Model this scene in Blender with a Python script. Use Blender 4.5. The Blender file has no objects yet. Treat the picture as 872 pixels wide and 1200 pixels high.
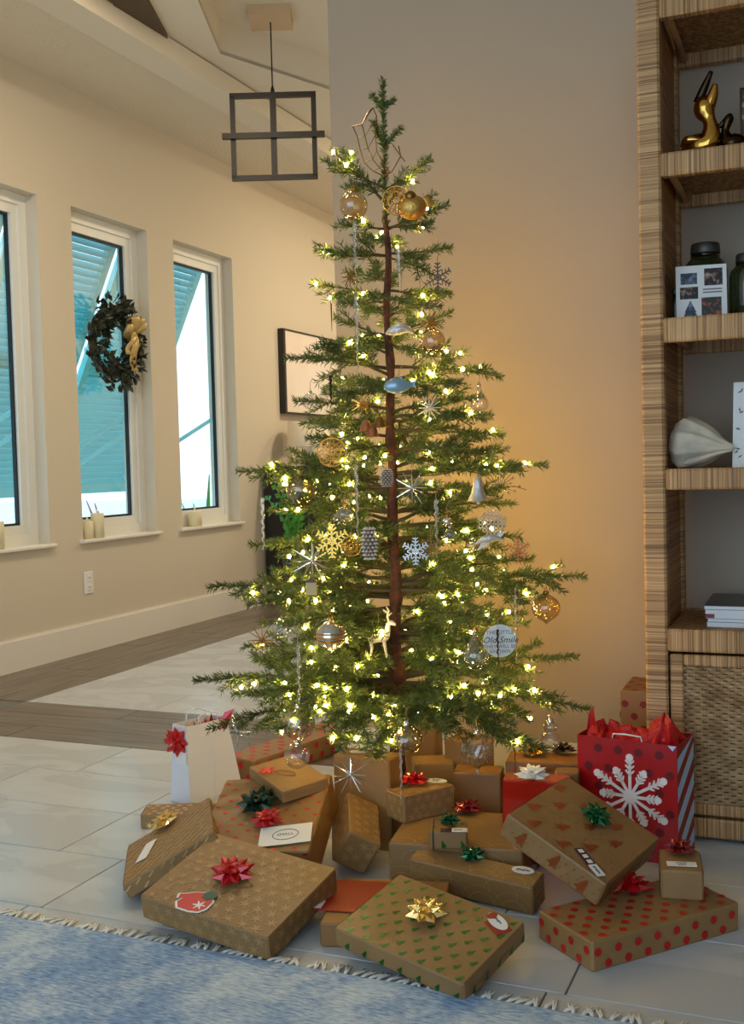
import bpy, bmesh, math, random
import numpy as np
from math import sin, cos, pi, sqrt, radians
from mathutils import Vector, Matrix, Quaternion

random.seed(7); RNG = np.random.default_rng(11)
scene = bpy.context.scene
COL = scene.collection

# ------------------------------------------------------------------ camera
FPX, IW, IH = 1270.0, 872.0, 1200.0
YAW, PITCH, ROLL = radians(22.7), radians(2.5), radians(-1.5)
CAMLOC = Vector((0, 0, 1.0))
fw = Vector((-sin(YAW)*cos(PITCH), cos(YAW)*cos(PITCH), -sin(PITCH)))
r0 = Vector((cos(YAW), sin(YAW), 0)); u0 = r0.cross(fw)
rt = cos(ROLL)*r0 + sin(ROLL)*u0
up = -sin(ROLL)*r0 + cos(ROLL)*u0
cam = bpy.data.cameras.new('camera'); camo = bpy.data.objects.new('camera', cam); COL.objects.link(camo)
camo.matrix_world = Matrix(((rt.x, up.x, -fw.x, CAMLOC.x), (rt.y, up.y, -fw.y, CAMLOC.y), (rt.z, up.z, -fw.z, CAMLOC.z), (0, 0, 0, 1)))
cam.sensor_fit = 'VERTICAL'; cam.sensor_height = 36; cam.lens = FPX*36/IH
cam.clip_start = 0.05; cam.clip_end = 200
scene.camera = camo
FH = Vector((-sin(YAW), cos(YAW), 0)); RH = r0.copy()

# ------------------------------------------------------------------ sky, light, exposure
scene.view_settings.view_transform = 'Standard'; scene.view_settings.look = 'None'
scene.view_settings.gamma = 1.0; scene.view_settings.use_curve_mapping = False
scene.view_settings.exposure = 0.2
scene.cycles.use_denoising = True
scene.cycles.max_bounces = 8; scene.cycles.transparent_max_bounces = 16
scene.cycles.sample_clamp_indirect = 4.0
world = bpy.data.worlds.new('sky'); scene.world = world; world.use_nodes = True
wn = world.node_tree.nodes['Background']; wn.inputs['Color'].default_value = (0.58, 0.79, 1.0, 1); wn.inputs['Strength'].default_value = 2.5
def lamp(name, kind, loc, energy, color, size=0.1, rot=None):
    l = bpy.data.lights.new(name, kind); l.energy = energy; l.color = color
    if kind == 'AREA': l.size = size
    else: l.shadow_soft_size = size
    o = bpy.data.objects.new(name, l); o.location = loc
    if rot: o.rotation_euler = rot
    COL.objects.link(o); return o
for k, (x, y, z, e) in enumerate(((-2.0, 7.5, 3.185, 34), (-2.2, 9.0, 3.185, 20), (-2.35, 3.72, 3.185, 24))):      # added warm fill lights for the hall, all out of view
    lamp('hall_fill', 'AREA', (x, y, z), e, (1.0, 0.84, 0.60), 0.25)

# ------------------------------------------------------------------ helpers
def ray(px, py): return fw + rt*((px-IW/2)/FPX) + up*((IH/2-py)/FPX)
def at(px, py, ax, v):
    d = ray(px, py); t = (v-CAMLOC[ax])/d[ax]; return CAMLOC + d*t
def atd(px, py, depth): return CAMLOC + ray(px, py)*depth

def srgb(r, g, b):
    f = lambda c: (c/255/12.92) if c/255 <= 0.04045 else ((c/255+0.055)/1.055)**2.4
    return (f(r), f(g), f(b))

MATS = {}
def mat(name, color=(0.5, 0.5, 0.5), rough=0.6, metal=0.0, emit=None, estr=0.0, trans=0.0, ior=1.45, bump=None, var=None, coat=0.0, spec=None, alpha=None):
    """bump=(noise scale, strength); var=(noise scale, second colour, low, high)"""
    m = bpy.data.materials.new(name); m.use_nodes = True; nt = m.node_tree
    b = nt.nodes['Principled BSDF']
    b.inputs['Base Color'].default_value = (*color, 1); b.inputs['Roughness'].default_value = rough; b.inputs['Metallic'].default_value = metal
    if spec is not None: b.inputs['Specular IOR Level'].default_value = spec
    if coat: b.inputs['Coat Weight'].default_value = coat
    if trans: b.inputs['Transmission Weight'].default_value = trans; b.inputs['IOR'].default_value = ior
    if emit: b.inputs['Emission Color'].default_value = (*emit, 1); b.inputs['Emission Strength'].default_value = estr
    if bump or var:
        tc = nt.nodes.new('ShaderNodeTexCoord')
    if bump:
        n = nt.nodes.new('ShaderNodeTexNoise'); n.inputs['Scale'].default_value = bump[0]; n.inputs['Detail'].default_value = 4
        nt.links.new(tc.outputs['Object'], n.inputs['Vector'])
        bp = nt.nodes.new('ShaderNodeBump'); bp.inputs['Strength'].default_value = bump[1]; bp.inputs['Distance'].default_value = bump[2] if len(bump) > 2 else 0.004
        nt.links.new(n.outputs['Fac'], bp.inputs['Height']); nt.links.new(bp.outputs['Normal'], b.inputs['Normal'])
    if var:
        n = nt.nodes.new('ShaderNodeTexNoise'); n.inputs['Scale'].default_value = var[0]; n.inputs['Detail'].default_value = 5
        nt.links.new(tc.outputs['Object'], n.inputs['Vector'])
        r = nt.nodes.new('ShaderNodeValToRGB'); r.color_ramp.elements[0].position = var[2]; r.color_ramp.elements[1].position = var[3]
        r.color_ramp.elements[0].color = (*color, 1); r.color_ramp.elements[1].color = (*var[1], 1)
        nt.links.new(n.outputs['Fac'], r.inputs['Fac']); nt.links.new(r.outputs['Color'], b.inputs['Base Color'])
    MATS[name] = m; return m

def thin_glass(name, tint, refl=0.12, rough=0.02):
    m = bpy.data.materials.new(name); m.use_nodes = True; nt = m.node_tree
    for n in list(nt.nodes): nt.nodes.remove(n)
    o = nt.nodes.new('ShaderNodeOutputMaterial'); mx = nt.nodes.new('ShaderNodeMixShader')
    t = nt.nodes.new('ShaderNodeBsdfTransparent'); t.inputs['Color'].default_value = (*tint, 1)
    g = nt.nodes.new('ShaderNodeBsdfGlossy'); g.inputs['Roughness'].default_value = rough
    lw = nt.nodes.new('ShaderNodeLayerWeight'); lw.inputs['Blend'].default_value = 0.25
    mr = nt.nodes.new('ShaderNodeMapRange'); mr.inputs['To Min'].default_value = refl*0.5; mr.inputs['To Max'].default_value = min(1, refl*4)
    nt.links.new(lw.outputs['Facing'], mr.inputs['Value']); nt.links.new(mr.outputs['Result'], mx.inputs['Fac'])
    nt.links.new(t.outputs[0], mx.inputs[1]); nt.links.new(g.outputs[0], mx.inputs[2]); nt.links.new(mx.outputs[0], o.inputs['Surface'])
    MATS[name] = m; return m

class MB:
    def __init__(s): s.v = []; s.f = []; s.M = None
    def av(s, p):
        p = Vector(p)
        if s.M is not None: p = s.M @ p
        s.v.append(tuple(p)); return len(s.v)-1
    def poly(s, pts): s.f.append([s.av(p) for p in pts])
    def box(s, a, b):
        x0, y0, z0 = a; x1, y1, z1 = b
        i = [s.av(p) for p in ((x0,y0,z0),(x1,y0,z0),(x1,y1,z0),(x0,y1,z0),(x0,y0,z1),(x1,y0,z1),(x1,y1,z1),(x0,y1,z1))]
        for q in ((3,2,1,0),(4,5,6,7),(0,1,5,4),(1,2,6,5),(2,3,7,6),(3,0,4,7)): s.f.append([i[k] for k in q])
    def bevbox(s, a, b, r):
        x0, y0, z0 = a; x1, y1, z1 = b
        rings = []
        for z, e in ((z0, r), (z0+r, 0), (z1-r, 0), (z1, r)):
            q = r
            pts = [(x0+e+q*(e==0), y0+e, z), (x1-e-q*(e==0), y0+e, z), (x1-e, y0+e+q*(e==0), z), (x1-e, y1-e-q*(e==0), z),
                   (x1-e-q*(e==0), y1-e, z), (x0+e+q*(e==0), y1-e, z), (x0+e, y1-e-q*(e==0), z), (x0+e, y0+e+q*(e==0), z)]
            if e: 
                pts = [(x0+r+r*.4, y0+r*.6, z), (x1-r-r*.4, y0+r*.6, z), (x1-r*.6, y0+r+r*.4, z), (x1-r*.6, y1-r-r*.4, z),
                       (x1-r-r*.4, y1-r*.6, z), (x0+r+r*.4, y1-r*.6, z), (x0+r*.6, y1-r-r*.4, z), (x0+r*.6, y0+r+r*.4, z)]
            rings.append([s.av(p) for p in pts])
        for A, B in zip(rings, rings[1:]):
            for k in range(8): s.f.append([A[k], A[(k+1)%8], B[(k+1)%8], B[k]])
        s.f.append(rings[0][::-1]); s.f.append(rings[-1])
    def tube(s, pts, rad, n=6, cap=True, closed=False):
        pts = [Vector(p) for p in pts]
        if not hasattr(rad, '__len__'): rad = [rad]*len(pts)
        rings = []; prev = None
        for i, p in enumerate(pts):
            if closed: d = pts[(i+1) % len(pts)] - pts[i-1]
            else: d = pts[min(i+1, len(pts)-1)] - pts[max(i-1, 0)]
            if d.length < 1e-9: d = Vector((0,0,1))
            d.normalize()
            if prev is None:
                a = Vector((0,0,1)) if abs(d.z) < 0.9 else Vector((1,0,0)); x = d.cross(a).normalized()
            else:
                x = prev - d*prev.dot(d)
                x = x.normalized() if x.length > 1e-6 else d.orthogonal().normalized()
            prev = x; y = d.cross(x)
            rings.append([s.av(p + (x*cos(2*pi*k/n) + y*sin(2*pi*k/n))*rad[i]) for k in range(n)])
        prs = list(zip(rings, rings[1:]))
        if closed: prs.append((rings[-1], rings[0]))
        for A, B in prs:
            for k in range(n): s.f.append([A[k], A[(k+1)%n], B[(k+1)%n], B[k]])
        if cap and not closed: s.f.append(rings[0][::-1]); s.f.append(rings[-1])
    def lathe(s, prof, n=20, sx=1, sy=1, mod=None):
        rings = []
        for j, (r, z) in enumerate(prof):
            if r < 1e-6: rings.append([s.av((0, 0, z))])
            else:
                rings.append([s.av((r*cos(2*pi*k/n)*sx*(mod(k, j) if mod else 1), r*sin(2*pi*k/n)*sy*(mod(k, j) if mod else 1), z)) for k in range(n)])
        for A, B in zip(rings, rings[1:]):
            if len(A) == 1 and len(B) == 1: continue
            for k in range(n):
                if len(A) == 1: s.f.append([A[0], B[(k+1)%n], B[k]])
                elif len(B) == 1: s.f.append([A[k], A[(k+1)%n], B[0]])
                else: s.f.append([A[k], A[(k+1)%n], B[(k+1)%n], B[k]])
    def prism(s, pts2, z0, z1):
        a = [s.av((x, y, z0)) for x, y in pts2]; b = [s.av((x, y, z1)) for x, y in pts2]; n = len(pts2)
        s.f.append(a[::-1]); s.f.append(b)
        for k in range(n): s.f.append([a[k], a[(k+1)%n], b[(k+1)%n], b[k]])
    def mesh(s, name, m, smooth=False):
        me = bpy.data.meshes.new(name); me.from_pydata(s.v, [], s.f); me.update()
        if m is not None: me.materials.append(m)
        if smooth: me.polygons.foreach_set('use_smooth', [True]*len(me.polygons))
        return me
    def build(s, name, m, parent=None, smooth=False, kind=None):
        o = bpy.data.objects.new(name, s.mesh(name, m, smooth)); COL.objects.link(o)
        if parent is not None: o.parent = parent
        if kind: o['kind'] = kind
        return o

def linked(name, me, parent=None, loc=None, rot=None, kind=None):
    o = bpy.data.objects.new(name, me); COL.objects.link(o)
    if parent is not None: o.parent = parent
    if loc is not None: o.location = loc
    if rot is not None: o.rotation_euler = rot
    if kind: o['kind'] = kind
    return o
def tag(o, label=None, cat=None, group=None, kind=None):
    if label: o['label'] = label
    if cat: o['category'] = cat
    if group: o['group'] = group
    if kind: o['kind'] = kind
    return o
def thing(name, label, cat, loc=(0,0,0), rz=0, group=None, quat=None):
    o = bpy.data.objects.new(name, None); COL.objects.link(o); o.location = loc; o.empty_display_size = 0.05
    if quat is not None: o.rotation_mode = 'QUATERNION'; o.rotation_quaternion = quat
    else: o.rotation_euler = (0, 0, rz)
    return tag(o, label, cat, group)
def struct(name, mb, m, parent=None, smooth=False):
    o = mb.build(name, m, parent, smooth)
    if parent is None: o['kind'] = 'structure'
    return o
def text_mesh(txt, size, m, shear=0.0):
    if txt[0] == '~':                                # handwriting too small to read: one looping pen line
        mb = MB(); w_ = size*len(txt)*0.62; n = 14*len(txt)
        mb.tube([(-w_/2+w_*k/n+size*0.16*sin(k*0.9+0.6), size*0.30*sin(k*0.9)*(0.6+0.4*sin(k*0.31)), 0) for k in range(n+1)], size*0.05, 4)
        return mb.mesh('lettering', m)
    cu = bpy.data.curves.new('lettering', 'FONT'); cu.body = txt; cu.size = size; cu.align_x = 'CENTER'; cu.align_y = 'CENTER'; cu.shear = shear; cu.resolution_u = 2
    o = bpy.data.objects.new('lettering', cu); COL.objects.link(o)
    me = bpy.data.meshes.new_from_object(o); bpy.data.objects.remove(o); me.materials.clear(); me.materials.append(m); return me

# ------------------------------------------------------------------ materials
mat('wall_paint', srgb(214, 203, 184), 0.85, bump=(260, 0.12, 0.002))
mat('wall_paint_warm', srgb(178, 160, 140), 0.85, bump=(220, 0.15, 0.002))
mat('ceiling_paint', srgb(226, 216, 196), 0.9, bump=(60, 0.9, 0.012))
mat('smooth_white', srgb(230, 222, 206), 0.7)
mat('trim_white', srgb(236, 230, 220), 0.45)
mat('brown_panel', srgb(84, 66, 46), 0.6)
mat('vinyl_white', srgb(235, 235, 230), 0.4)
mat('gasket', (0.01, 0.012, 0.014), 0.5)
thin_glass('window_glass', (0.90, 0.97, 0.97), 0.10)
mat('teal_shutter', srgb(120, 206, 210), 0.55)
mat('outside_ground', srgb(225, 222, 214), 0.9)
mat('black_metal', srgb(42, 38, 34), 0.45, 0.6)
mat('steel', (0.6, 0.58, 0.55), 0.25, 1.0)
mat('black_wood', (0.012, 0.011, 0.011), 0.35)
mat('print_pink', srgb(238, 222, 212), 0.25, var=(2.5, srgb(245, 236, 228), 0.35, 0.65), coat=0.4)
mat('white_ceramic', (0.82, 0.81, 0.78), 0.25)
mat('zz_leaf', (0.08, 0.30, 0.03), 0.35)
mat('cream_wax', srgb(240, 228, 190), 0.5)
mat('plate_white', (0.85, 0.84, 0.82), 0.4)
mat('slot_dark', (0.03, 0.03, 0.03), 0.6)

def tile_mat():
    m = bpy.data.materials.new('marble_tile'); m.use_nodes = True; nt = m.node_tree; b = nt.nodes['Principled BSDF']
    tc = nt.nodes.new('ShaderNodeTexCoord'); oi = nt.nodes.new('ShaderNodeObjectInfo')
    ad = nt.nodes.new('ShaderNodeVectorMath'); ad.operation = 'MULTIPLY_ADD'; ad.inputs[1].default_value = (1, 1, 1)
    sc_ = nt.nodes.new('ShaderNodeVectorMath'); sc_.operation = 'SCALE'; sc_.inputs['Scale'].default_value = 30
    nt.links.new(oi.outputs['Random'], sc_.inputs[0]); nt.links.new(tc.outputs['Object'], ad.inputs[0]); nt.links.new(sc_.outputs[0], ad.inputs[2])
    mp = nt.nodes.new('ShaderNodeMapping'); mp.inputs['Scale'].default_value = (1.1, 2.2, 1); mp.inputs['Rotation'].default_value = (0, 0, 0.6)
    nt.links.new(ad.outputs[0], mp.inputs['Vector'])
    n = nt.nodes.new('ShaderNodeTexNoise'); n.inputs['Scale'].default_value = 2.2; n.inputs['Detail'].default_value = 7; n.inputs['Distortion'].default_value = 0.8
    nt.links.new(mp.outputs[0], n.inputs['Vector'])
    r = nt.nodes.new('ShaderNodeValToRGB'); e = r.color_ramp.elements
    e[0].position = 0.30; e[0].color = (*srgb(188, 192, 196), 1); e[1].position = 0.62; e[1].color = (*srgb(200, 204, 208), 1)
    q = e.new(0.50); q.color = (*srgb(194, 198, 202), 1); q = e.new(0.49); q.color = (*srgb(187, 191, 195), 1)
    nt.links.new(n.outputs['Fac'], r.inputs['Fac']); nt.links.new(r.outputs['Color'], b.inputs['Base Color'])
    b.inputs['Roughness'].default_value = 0.22; MATS['tile'] = m
tile_mat()
mat('grout', srgb(120, 118, 114), 0.9)
def plank_mat():
    m = bpy.data.materials.new('grey_plank'); m.use_nodes = True; nt = m.node_tree; b = nt.nodes['Principled BSDF']
    tc = nt.nodes.new('ShaderNodeTexCoord'); oi = nt.nodes.new('ShaderNodeObjectInfo')
    ad = nt.nodes.new('ShaderNodeVectorMath'); ad.operation = 'ADD'
    sc_ = nt.nodes.new('ShaderNodeVectorMath'); sc_.operation = 'SCALE'; sc_.inputs['Scale'].default_value = 17
    nt.links.new(oi.outputs['Random'], sc_.inputs[0]); nt.links.new(tc.outputs['Object'], ad.inputs[0]); nt.links.new(sc_.outputs[0], ad.inputs[1])
    mp = nt.nodes.new('ShaderNodeMapping'); mp.inputs['Scale'].default_value = (1.5, 26, 1); nt.links.new(ad.outputs[0], mp.inputs['Vector'])
    n = nt.nodes.new('ShaderNodeTexNoise'); n.inputs['Scale'].default_value = 2.0; n.inputs['Detail'].default_value = 6; n.inputs['Distortion'].default_value = 0.4
    nt.links.new(mp.outputs[0], n.inputs['Vector'])
    r = nt.nodes.new('ShaderNodeValToRGB'); e = r.color_ramp.elements
    e[0].position = 0.3; e[0].color = (*srgb(82, 72, 62), 1); e[1].position = 0.7; e[1].color = (*srgb(134, 122, 108), 1)
    nt.links.new(n.outputs['Fac'], r.inputs['Fac']); nt.links.new(r.outputs['Color'], b.inputs['Base Color'])
    b.inputs['Roughness'].default_value = 0.33; MATS['plank'] = m
plank_mat()

# kraft papers
KR = srgb(152, 117, 72)
mat('kraft', KR, 0.55, bump=(35, 0.25, 0.006), var=(9, srgb(140, 106, 64), 0.35, 0.7))
mat('kraft_dark', srgb(140, 100, 56), 0.5, bump=(30, 0.25, 0.006))
mat('red_foil', srgb(200, 34, 30), 0.35, 0.35)
mat('red_dot_dark', srgb(120, 26, 18), 0.5, 0.1)
mat('copper_foil', srgb(176, 96, 52), 0.35, 0.6)
mat('gold_foil', srgb(232, 198, 130), 0.3, 0.7)
mat('green_foil', srgb(20, 96, 34), 0.35, 0.4)
mat('snow_print', srgb(166, 132, 88), 0.5)
mat('bead_print', srgb(236, 190, 96), 0.3, 0.6)
mat('bow_red', srgb(190, 14, 26), 0.22, 0.25, coat=0.5)
mat('bow_darkred', srgb(130, 10, 22), 0.2, 0.45, coat=0.5)
mat('bow_green', srgb(10, 92, 52), 0.2, 0.55, coat=0.3)
mat('bow_darkgreen', srgb(10, 44, 30), 0.25, 0.45)
mat('bow_gold', srgb(240, 205, 130), 0.2, 0.85)
mat('bow_white', srgb(240, 236, 228), 0.5)
mat('bow_black', srgb(24, 14, 20), 0.4)
mat('card_white', srgb(236, 234, 230), 0.6)
mat('card_red', srgb(150, 5, 10), 0.5)
mat('mitten_red', srgb(212, 66, 62), 0.55)
mat('leaf_green', srgb(20, 84, 58), 0.5)
mat('ink', srgb(40, 30, 34), 0.6)
mat('ink_grey', srgb(120, 116, 116), 0.6)
mat('ink_purple', srgb(64, 34, 52), 0.6)
mat('bag_white', srgb(226, 226, 232), 0.5)
mat('bag_red', srgb(172, 5, 10), 0.35, coat=0.3)
mat('bag_dot', srgb(104, 4, 12), 0.4)
mat('bag_white_print', srgb(238, 226, 222), 0.5)
mat('stripe_blue', srgb(176, 208, 236), 0.5)
mat('stripe_red', srgb(150, 6, 28), 0.45)
mat('tissue_red', srgb(190, 10, 16), 0.5, bump=(30, 0.6, 0.01))
mat('twine', srgb(150, 104, 60), 0.8)
mat('orange_red', srgb(204, 36, 12), 0.2, 0.35, coat=0.6)

# rattan
def rattan_mat(name, axis, c1, c2, scale=290):
    m = bpy.data.materials.new(name); m.use_nodes = True; nt = m.node_tree; b = nt.nodes['Principled BSDF']
    tc = nt.nodes.new('ShaderNodeTexCoord'); mp = nt.nodes.new('ShaderNodeMapping')
    s = [1.6, 1.6, 1.6]; s[axis] = scale; mp.inputs['Scale'].default_value = s
    nt.links.new(tc.outputs['Object'], mp.inputs['Vector'])
    n = nt.nodes.new('ShaderNodeTexNoise'); n.inputs['Scale'].default_value = 1.0; n.inputs['Detail'].default_value = 1.5
    nt.links.new(mp.outputs[0], n.inputs['Vector'])
    r = nt.nodes.new('ShaderNodeValToRGB'); e = r.color_ramp.elements
    e[0].position = 0.33; e[0].color = (c2[0]*0.55, c2[1]*0.55, c2[2]*0.55, 1); e[1].position = 0.62; e[1].color = (*c1, 1); q = e.new(0.44); q.color = (*c2, 1)
    mp2 = nt.nodes.new('ShaderNodeMapping'); s2 = [1, 1, 1]; s2[axis] = 16; mp2.inputs['Scale'].default_value = s2; nt.links.new(tc.outputs['Object'], mp2.inputs['Vector'])
    n2 = nt.nodes.new('ShaderNodeTexNoise'); n2.inputs['Scale'].default_value = 1.0; nt.links.new(mp2.outputs[0], n2.inputs['Vector'])
    mx = nt.nodes.new('ShaderNodeMix'); mx.data_type = 'RGBA'; mx.blend_type = 'MULTIPLY'; mx.inputs['Factor'].default_value = 1.0
    r2 = nt.nodes.new('ShaderNodeValToRGB'); r2.color_ramp.elements[0].position = 0.38; r2.color_ramp.elements[0].color = (0.80, 0.76, 0.70, 1); r2.color_ramp.elements[1].position = 0.6; r2.color_ramp.elements[1].color = (1, 1, 1, 1)
    nt.links.new(n2.outputs['Fac'], r2.inputs['Fac'])
    nt.links.new(n.outputs['Fac'], r.inputs['Fac']); nt.links.new(r.outputs['Color'], mx.inputs[6]); nt.links.new(r2.outputs['Color'], mx.inputs[7])
    nt.links.new(mx.outputs[2], b.inputs['Base Color'])
    bp = nt.nodes.new('ShaderNodeBump'); bp.inputs['Strength'].default_value = 0.8; bp.inputs['Distance'].default_value = 0.004
    nt.links.new(n.outputs['Fac'], bp.inputs['Height']); nt.links.new(bp.outputs['Normal'], b.inputs['Normal'])
    b.inputs['Roughness'].default_value = 0.5; MATS[name] = m
rattan_mat('rattan_v', 2, srgb(212, 170, 120), srgb(180, 136, 88))      # wraps stacked up a post
rattan_mat('rattan_in_lit', 2, srgb(206, 146, 74), srgb(172, 112, 50))  # more orange than the posts: warm glow on the inner ends put into the colour
rattan_mat('rattan_h', 0, srgb(212, 170, 120), srgb(178, 134, 86))      # wraps along a shelf front
mat('weave_strand', srgb(186, 152, 108), 0.55, var=(25, srgb(140, 104, 66), 0.35, 0.65))
mat('weave_back', srgb(70, 46, 26), 0.8)
mat('shelf_weave', srgb(196, 142, 78), 0.6, bump=(140, 0.9, 0.01), var=(90, srgb(140, 92, 42), 0.4, 0.6))  # orange raised so the undersides carry a lit look in their colour
mat('cane_pole', srgb(190, 140, 80), 0.4)

# tree
mat('needle', (0.048, 0.094, 0.019), 0.5, var=(7, (0.095, 0.15, 0.026), 0.35, 0.65))
mat('bark', srgb(88, 46, 30), 0.8, bump=(60, 0.8, 0.01), var=(30, srgb(60, 30, 20), 0.4, 0.6))
mat('twig_bark', srgb(70, 62, 34), 0.7)
mat('wire_green', (0.02, 0.045, 0.015), 0.6)
mat('bulb', (1, 0.8, 0.4), 0.3, emit=(1.0, 0.63, 0.15), estr=270)

# ornaments
thin_glass('clear_glass', (0.97, 0.97, 0.97), 0.20)
thin_glass('amber_glass', (0.92, 0.76, 0.46), 0.26)
thin_glass('pale_glass', (0.95, 0.92, 0.80), 0.25)
mat('gold', srgb(226, 176, 84), 0.22, 1.0)
mat('gold_rough', srgb(216, 170, 92), 0.4, 1.0, bump=(160, 0.6, 0.004))
mat('old_gold', srgb(150, 112, 56), 0.35, 1.0)
mat('silver', (0.72, 0.71, 0.70), 0.2, 1.0)
mat('silver_rough', (0.72, 0.70, 0.68), 0.4, 0.9, bump=(200, 0.8, 0.004))
mat('pewter', srgb(96, 92, 92), 0.5, 0.6)
mat('copper', srgb(196, 128, 84), 0.35, 0.9)
mat('white_enamel', srgb(228, 224, 216), 0.4)
mat('icicle_glass', (0.92, 0.92, 0.9), 0.08, trans=0.85, ior=1.45)
mat('cone_brown', srgb(110, 80, 58), 0.6)
mat('cone_tip', srgb(214, 206, 196), 0.6)
mat('dark_glass', srgb(40, 26, 16), 0.2)
mat('blue_glaze', srgb(150, 176, 190), 0.25, 0.4)
mat('house_tan', srgb(214, 186, 130), 0.6)
mat('hook_wire', (0.35, 0.28, 0.18), 0.35, 1.0)

# shelf goods
mat('brass_polished', srgb(206, 160, 78), 0.14, 1.0)
mat('dark_bronze', srgb(62, 48, 32), 0.22, 1.0)
thin_glass('jar_green', (0.36, 0.52, 0.40), 0.16, 0.05)
mat('zinc', srgb(92, 92, 84), 0.5, 0.8)
mat('shell', srgb(222, 206, 180), 0.55, bump=(30, 0.5, 0.006), var=(14, srgb(178, 164, 150), 0.4, 0.7))
mat('photo_blue', srgb(40, 52, 74), 0.4, var=(60, srgb(120, 130, 150), 0.45, 0.65))
mat('photo_mix', srgb(30, 24, 26), 0.4, var=(70, srgb(190, 150, 130), 0.5, 0.68))
mat('photo_green', srgb(40, 46, 34), 0.4, var=(80, srgb(170, 80, 70), 0.5, 0.66))
mat('mag_black', (0.02, 0.02, 0.022), 0.3)
mat('mag_page', srgb(226, 226, 230), 0.6)
mat('mag_red', srgb(120, 20, 28), 0.4)
# ------------------------------------------------------------------ room shell
LX, WY, WX0 = -3.80, 3.33, -1.505
WIN = [(3.92, 4.64), (4.92, 5.64), (5.93, 6.67)]
WZ0, WZ1 = 0.625, 2.46
# left wall with its three openings
w = MB()
ys = [-3.0] + [e for a in WIN for e in a] + [10.0]
for k in range(0, len(ys), 2): w.box((LX-0.22, ys[k], 0), (LX, ys[k+1], 3.35))
for a, b in WIN:
    w.box((LX-0.22, a, 0), (LX, b, WZ0-0.015)); w.box((LX-0.22, a, WZ1), (LX, b, 3.35))
struct('wall_left', w, MATS['wall_paint'])
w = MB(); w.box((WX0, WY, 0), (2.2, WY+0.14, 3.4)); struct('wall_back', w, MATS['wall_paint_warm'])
w = MB(); w.box((WX0, WY+0.14, 0), (WX0+0.14, 10, 3.6)); struct('wall_hall_side', w, MATS['wall_paint'])
w = MB(); w.box((LX-0.2, 10, 0), (WX0+0.14, 10.2, 3.6)); struct('wall_hall_end', w, MATS['wall_paint'])
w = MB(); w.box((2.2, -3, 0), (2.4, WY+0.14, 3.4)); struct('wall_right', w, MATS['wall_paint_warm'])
w = MB(); w.box((1.5, -3.15, 0), (2.4, -3, 3.4)); struct('wall_light_block', w, MATS['wall_paint_warm'])  # unseen wall piece added to cut daylight from the open rear
w = MB(); w.box((LX-0.2, -3, 3.2), (2.4, WY+0.14, 3.4)); struct('ceiling', w, MATS['ceiling_paint'])
# hall ceiling: textured soffit, smooth edge board, flat ceiling round a raised tray
w = MB(); w.box((LX-0.1, WY+0.14, 3.10), (-3.235, 10, 3.4)); struct('ceiling_soffit', w, MATS['ceiling_paint'])
w = MB(); w.box((-3.235, WY+0.14, 3.085), (-3.05, 10, 3.19)); struct('trim_1', w, MATS['smooth_white'])
P1, P2, P3 = Vector((-2.698, 4.496)), Vector((-2.945, 5.116)), Vector((-2.652, 5.897))
Q1 = P2 + (P1-P2)*1.75; Q3 = P2 + (P3-P2)*2.6
E0, E1 = Vector((-1.5, Q1.y)), Vector((-1.5, Q3.y))
ZT, ZR = 3.2, 3.385
w = MB()
A = [(-3.235, WY+0.14), (-1.37, WY+0.14), (-1.37, Q1.y), tuple(Q1), tuple(P2), (-3.235, P2.y)]
w.prism(A, ZT, ZT+0.02)
w.prism([(-3.235, P2.y), tuple(P2), tuple(Q3), (-1.37, Q3.y), (-1.37, 10), (-3.235, 10)], ZT, ZT+0.02)
struct('ceiling_hall', w, MATS['smooth_white'])
w = MB(); ring = [Q1, P2, Q3, Vector((-1.37, Q3.y)), Vector((-1.37, Q1.y))]
for a, b in zip(ring, ring[1:]+ring[:1]): w.poly([(a.x, a.y, ZT), (b.x, b.y, ZT), (b.x, b.y, ZR), (a.x, a.y, ZR)])
w.prism([tuple(p) for p in ring], ZR, ZR+0.05)
struct('ceiling_tray', w, MATS['smooth_white'])
w = MB(); w.prism([(-3.042, 4.326), (-2.901, 4.396), (-3.045, 4.769), (-3.05, 4.32)], 3.175, 3.199)
w.prism([(-3.042, 3.6), (-2.62, 3.6), (-2.901, 4.396), (-3.042, 4.326)], 3.175, 3.199)
struct('trim_2', w, MATS['brown_panel'])  # flat dark brown slab just under the hall ceiling
for k, (x, y, z) in enumerate(((-2.0, 7.5, ZT), (-2.2, 9.0, ZT), (-2.35, 3.72, ZT))):      # made-up rings round the added hall fill lights
    w = MB(); w.tube([(x+0.19*cos(2*pi*j/28), y+0.19*sin(2*pi*j/28), z-0.004) for j in range(28)], 0.012, 6, closed=True); struct('trim_%d' % (k+3), w, MATS['trim_white'])
# baseboards
w = MB(); w.box((LX, -3, 0), (LX+0.018, 10, 0.155)); w.box((LX, -3, 0.155), (LX+0.011, 10, 0.165)); struct('baseboard_left', w, MATS['trim_white'])
w = MB(); w.box((WX0, WY-0.016, 0), (2.2, WY, 0.105)); w.box((WX0, WY-0.010, 0.105), (2.2, WY, 0.115)); struct('baseboard_back', w, MATS['trim_white'])

w = MB(); w.box((LX, 9.982, 0), (WX0+0.0, 10, 0.16)); struct('baseboard_end', w, MATS['trim_white'])
w = MB(); w.box((WX0-0.016, WY-0.016, 0), (WX0, 10, 0.112)); struct('baseboard_hall', w, MATS['trim_white'])

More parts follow.
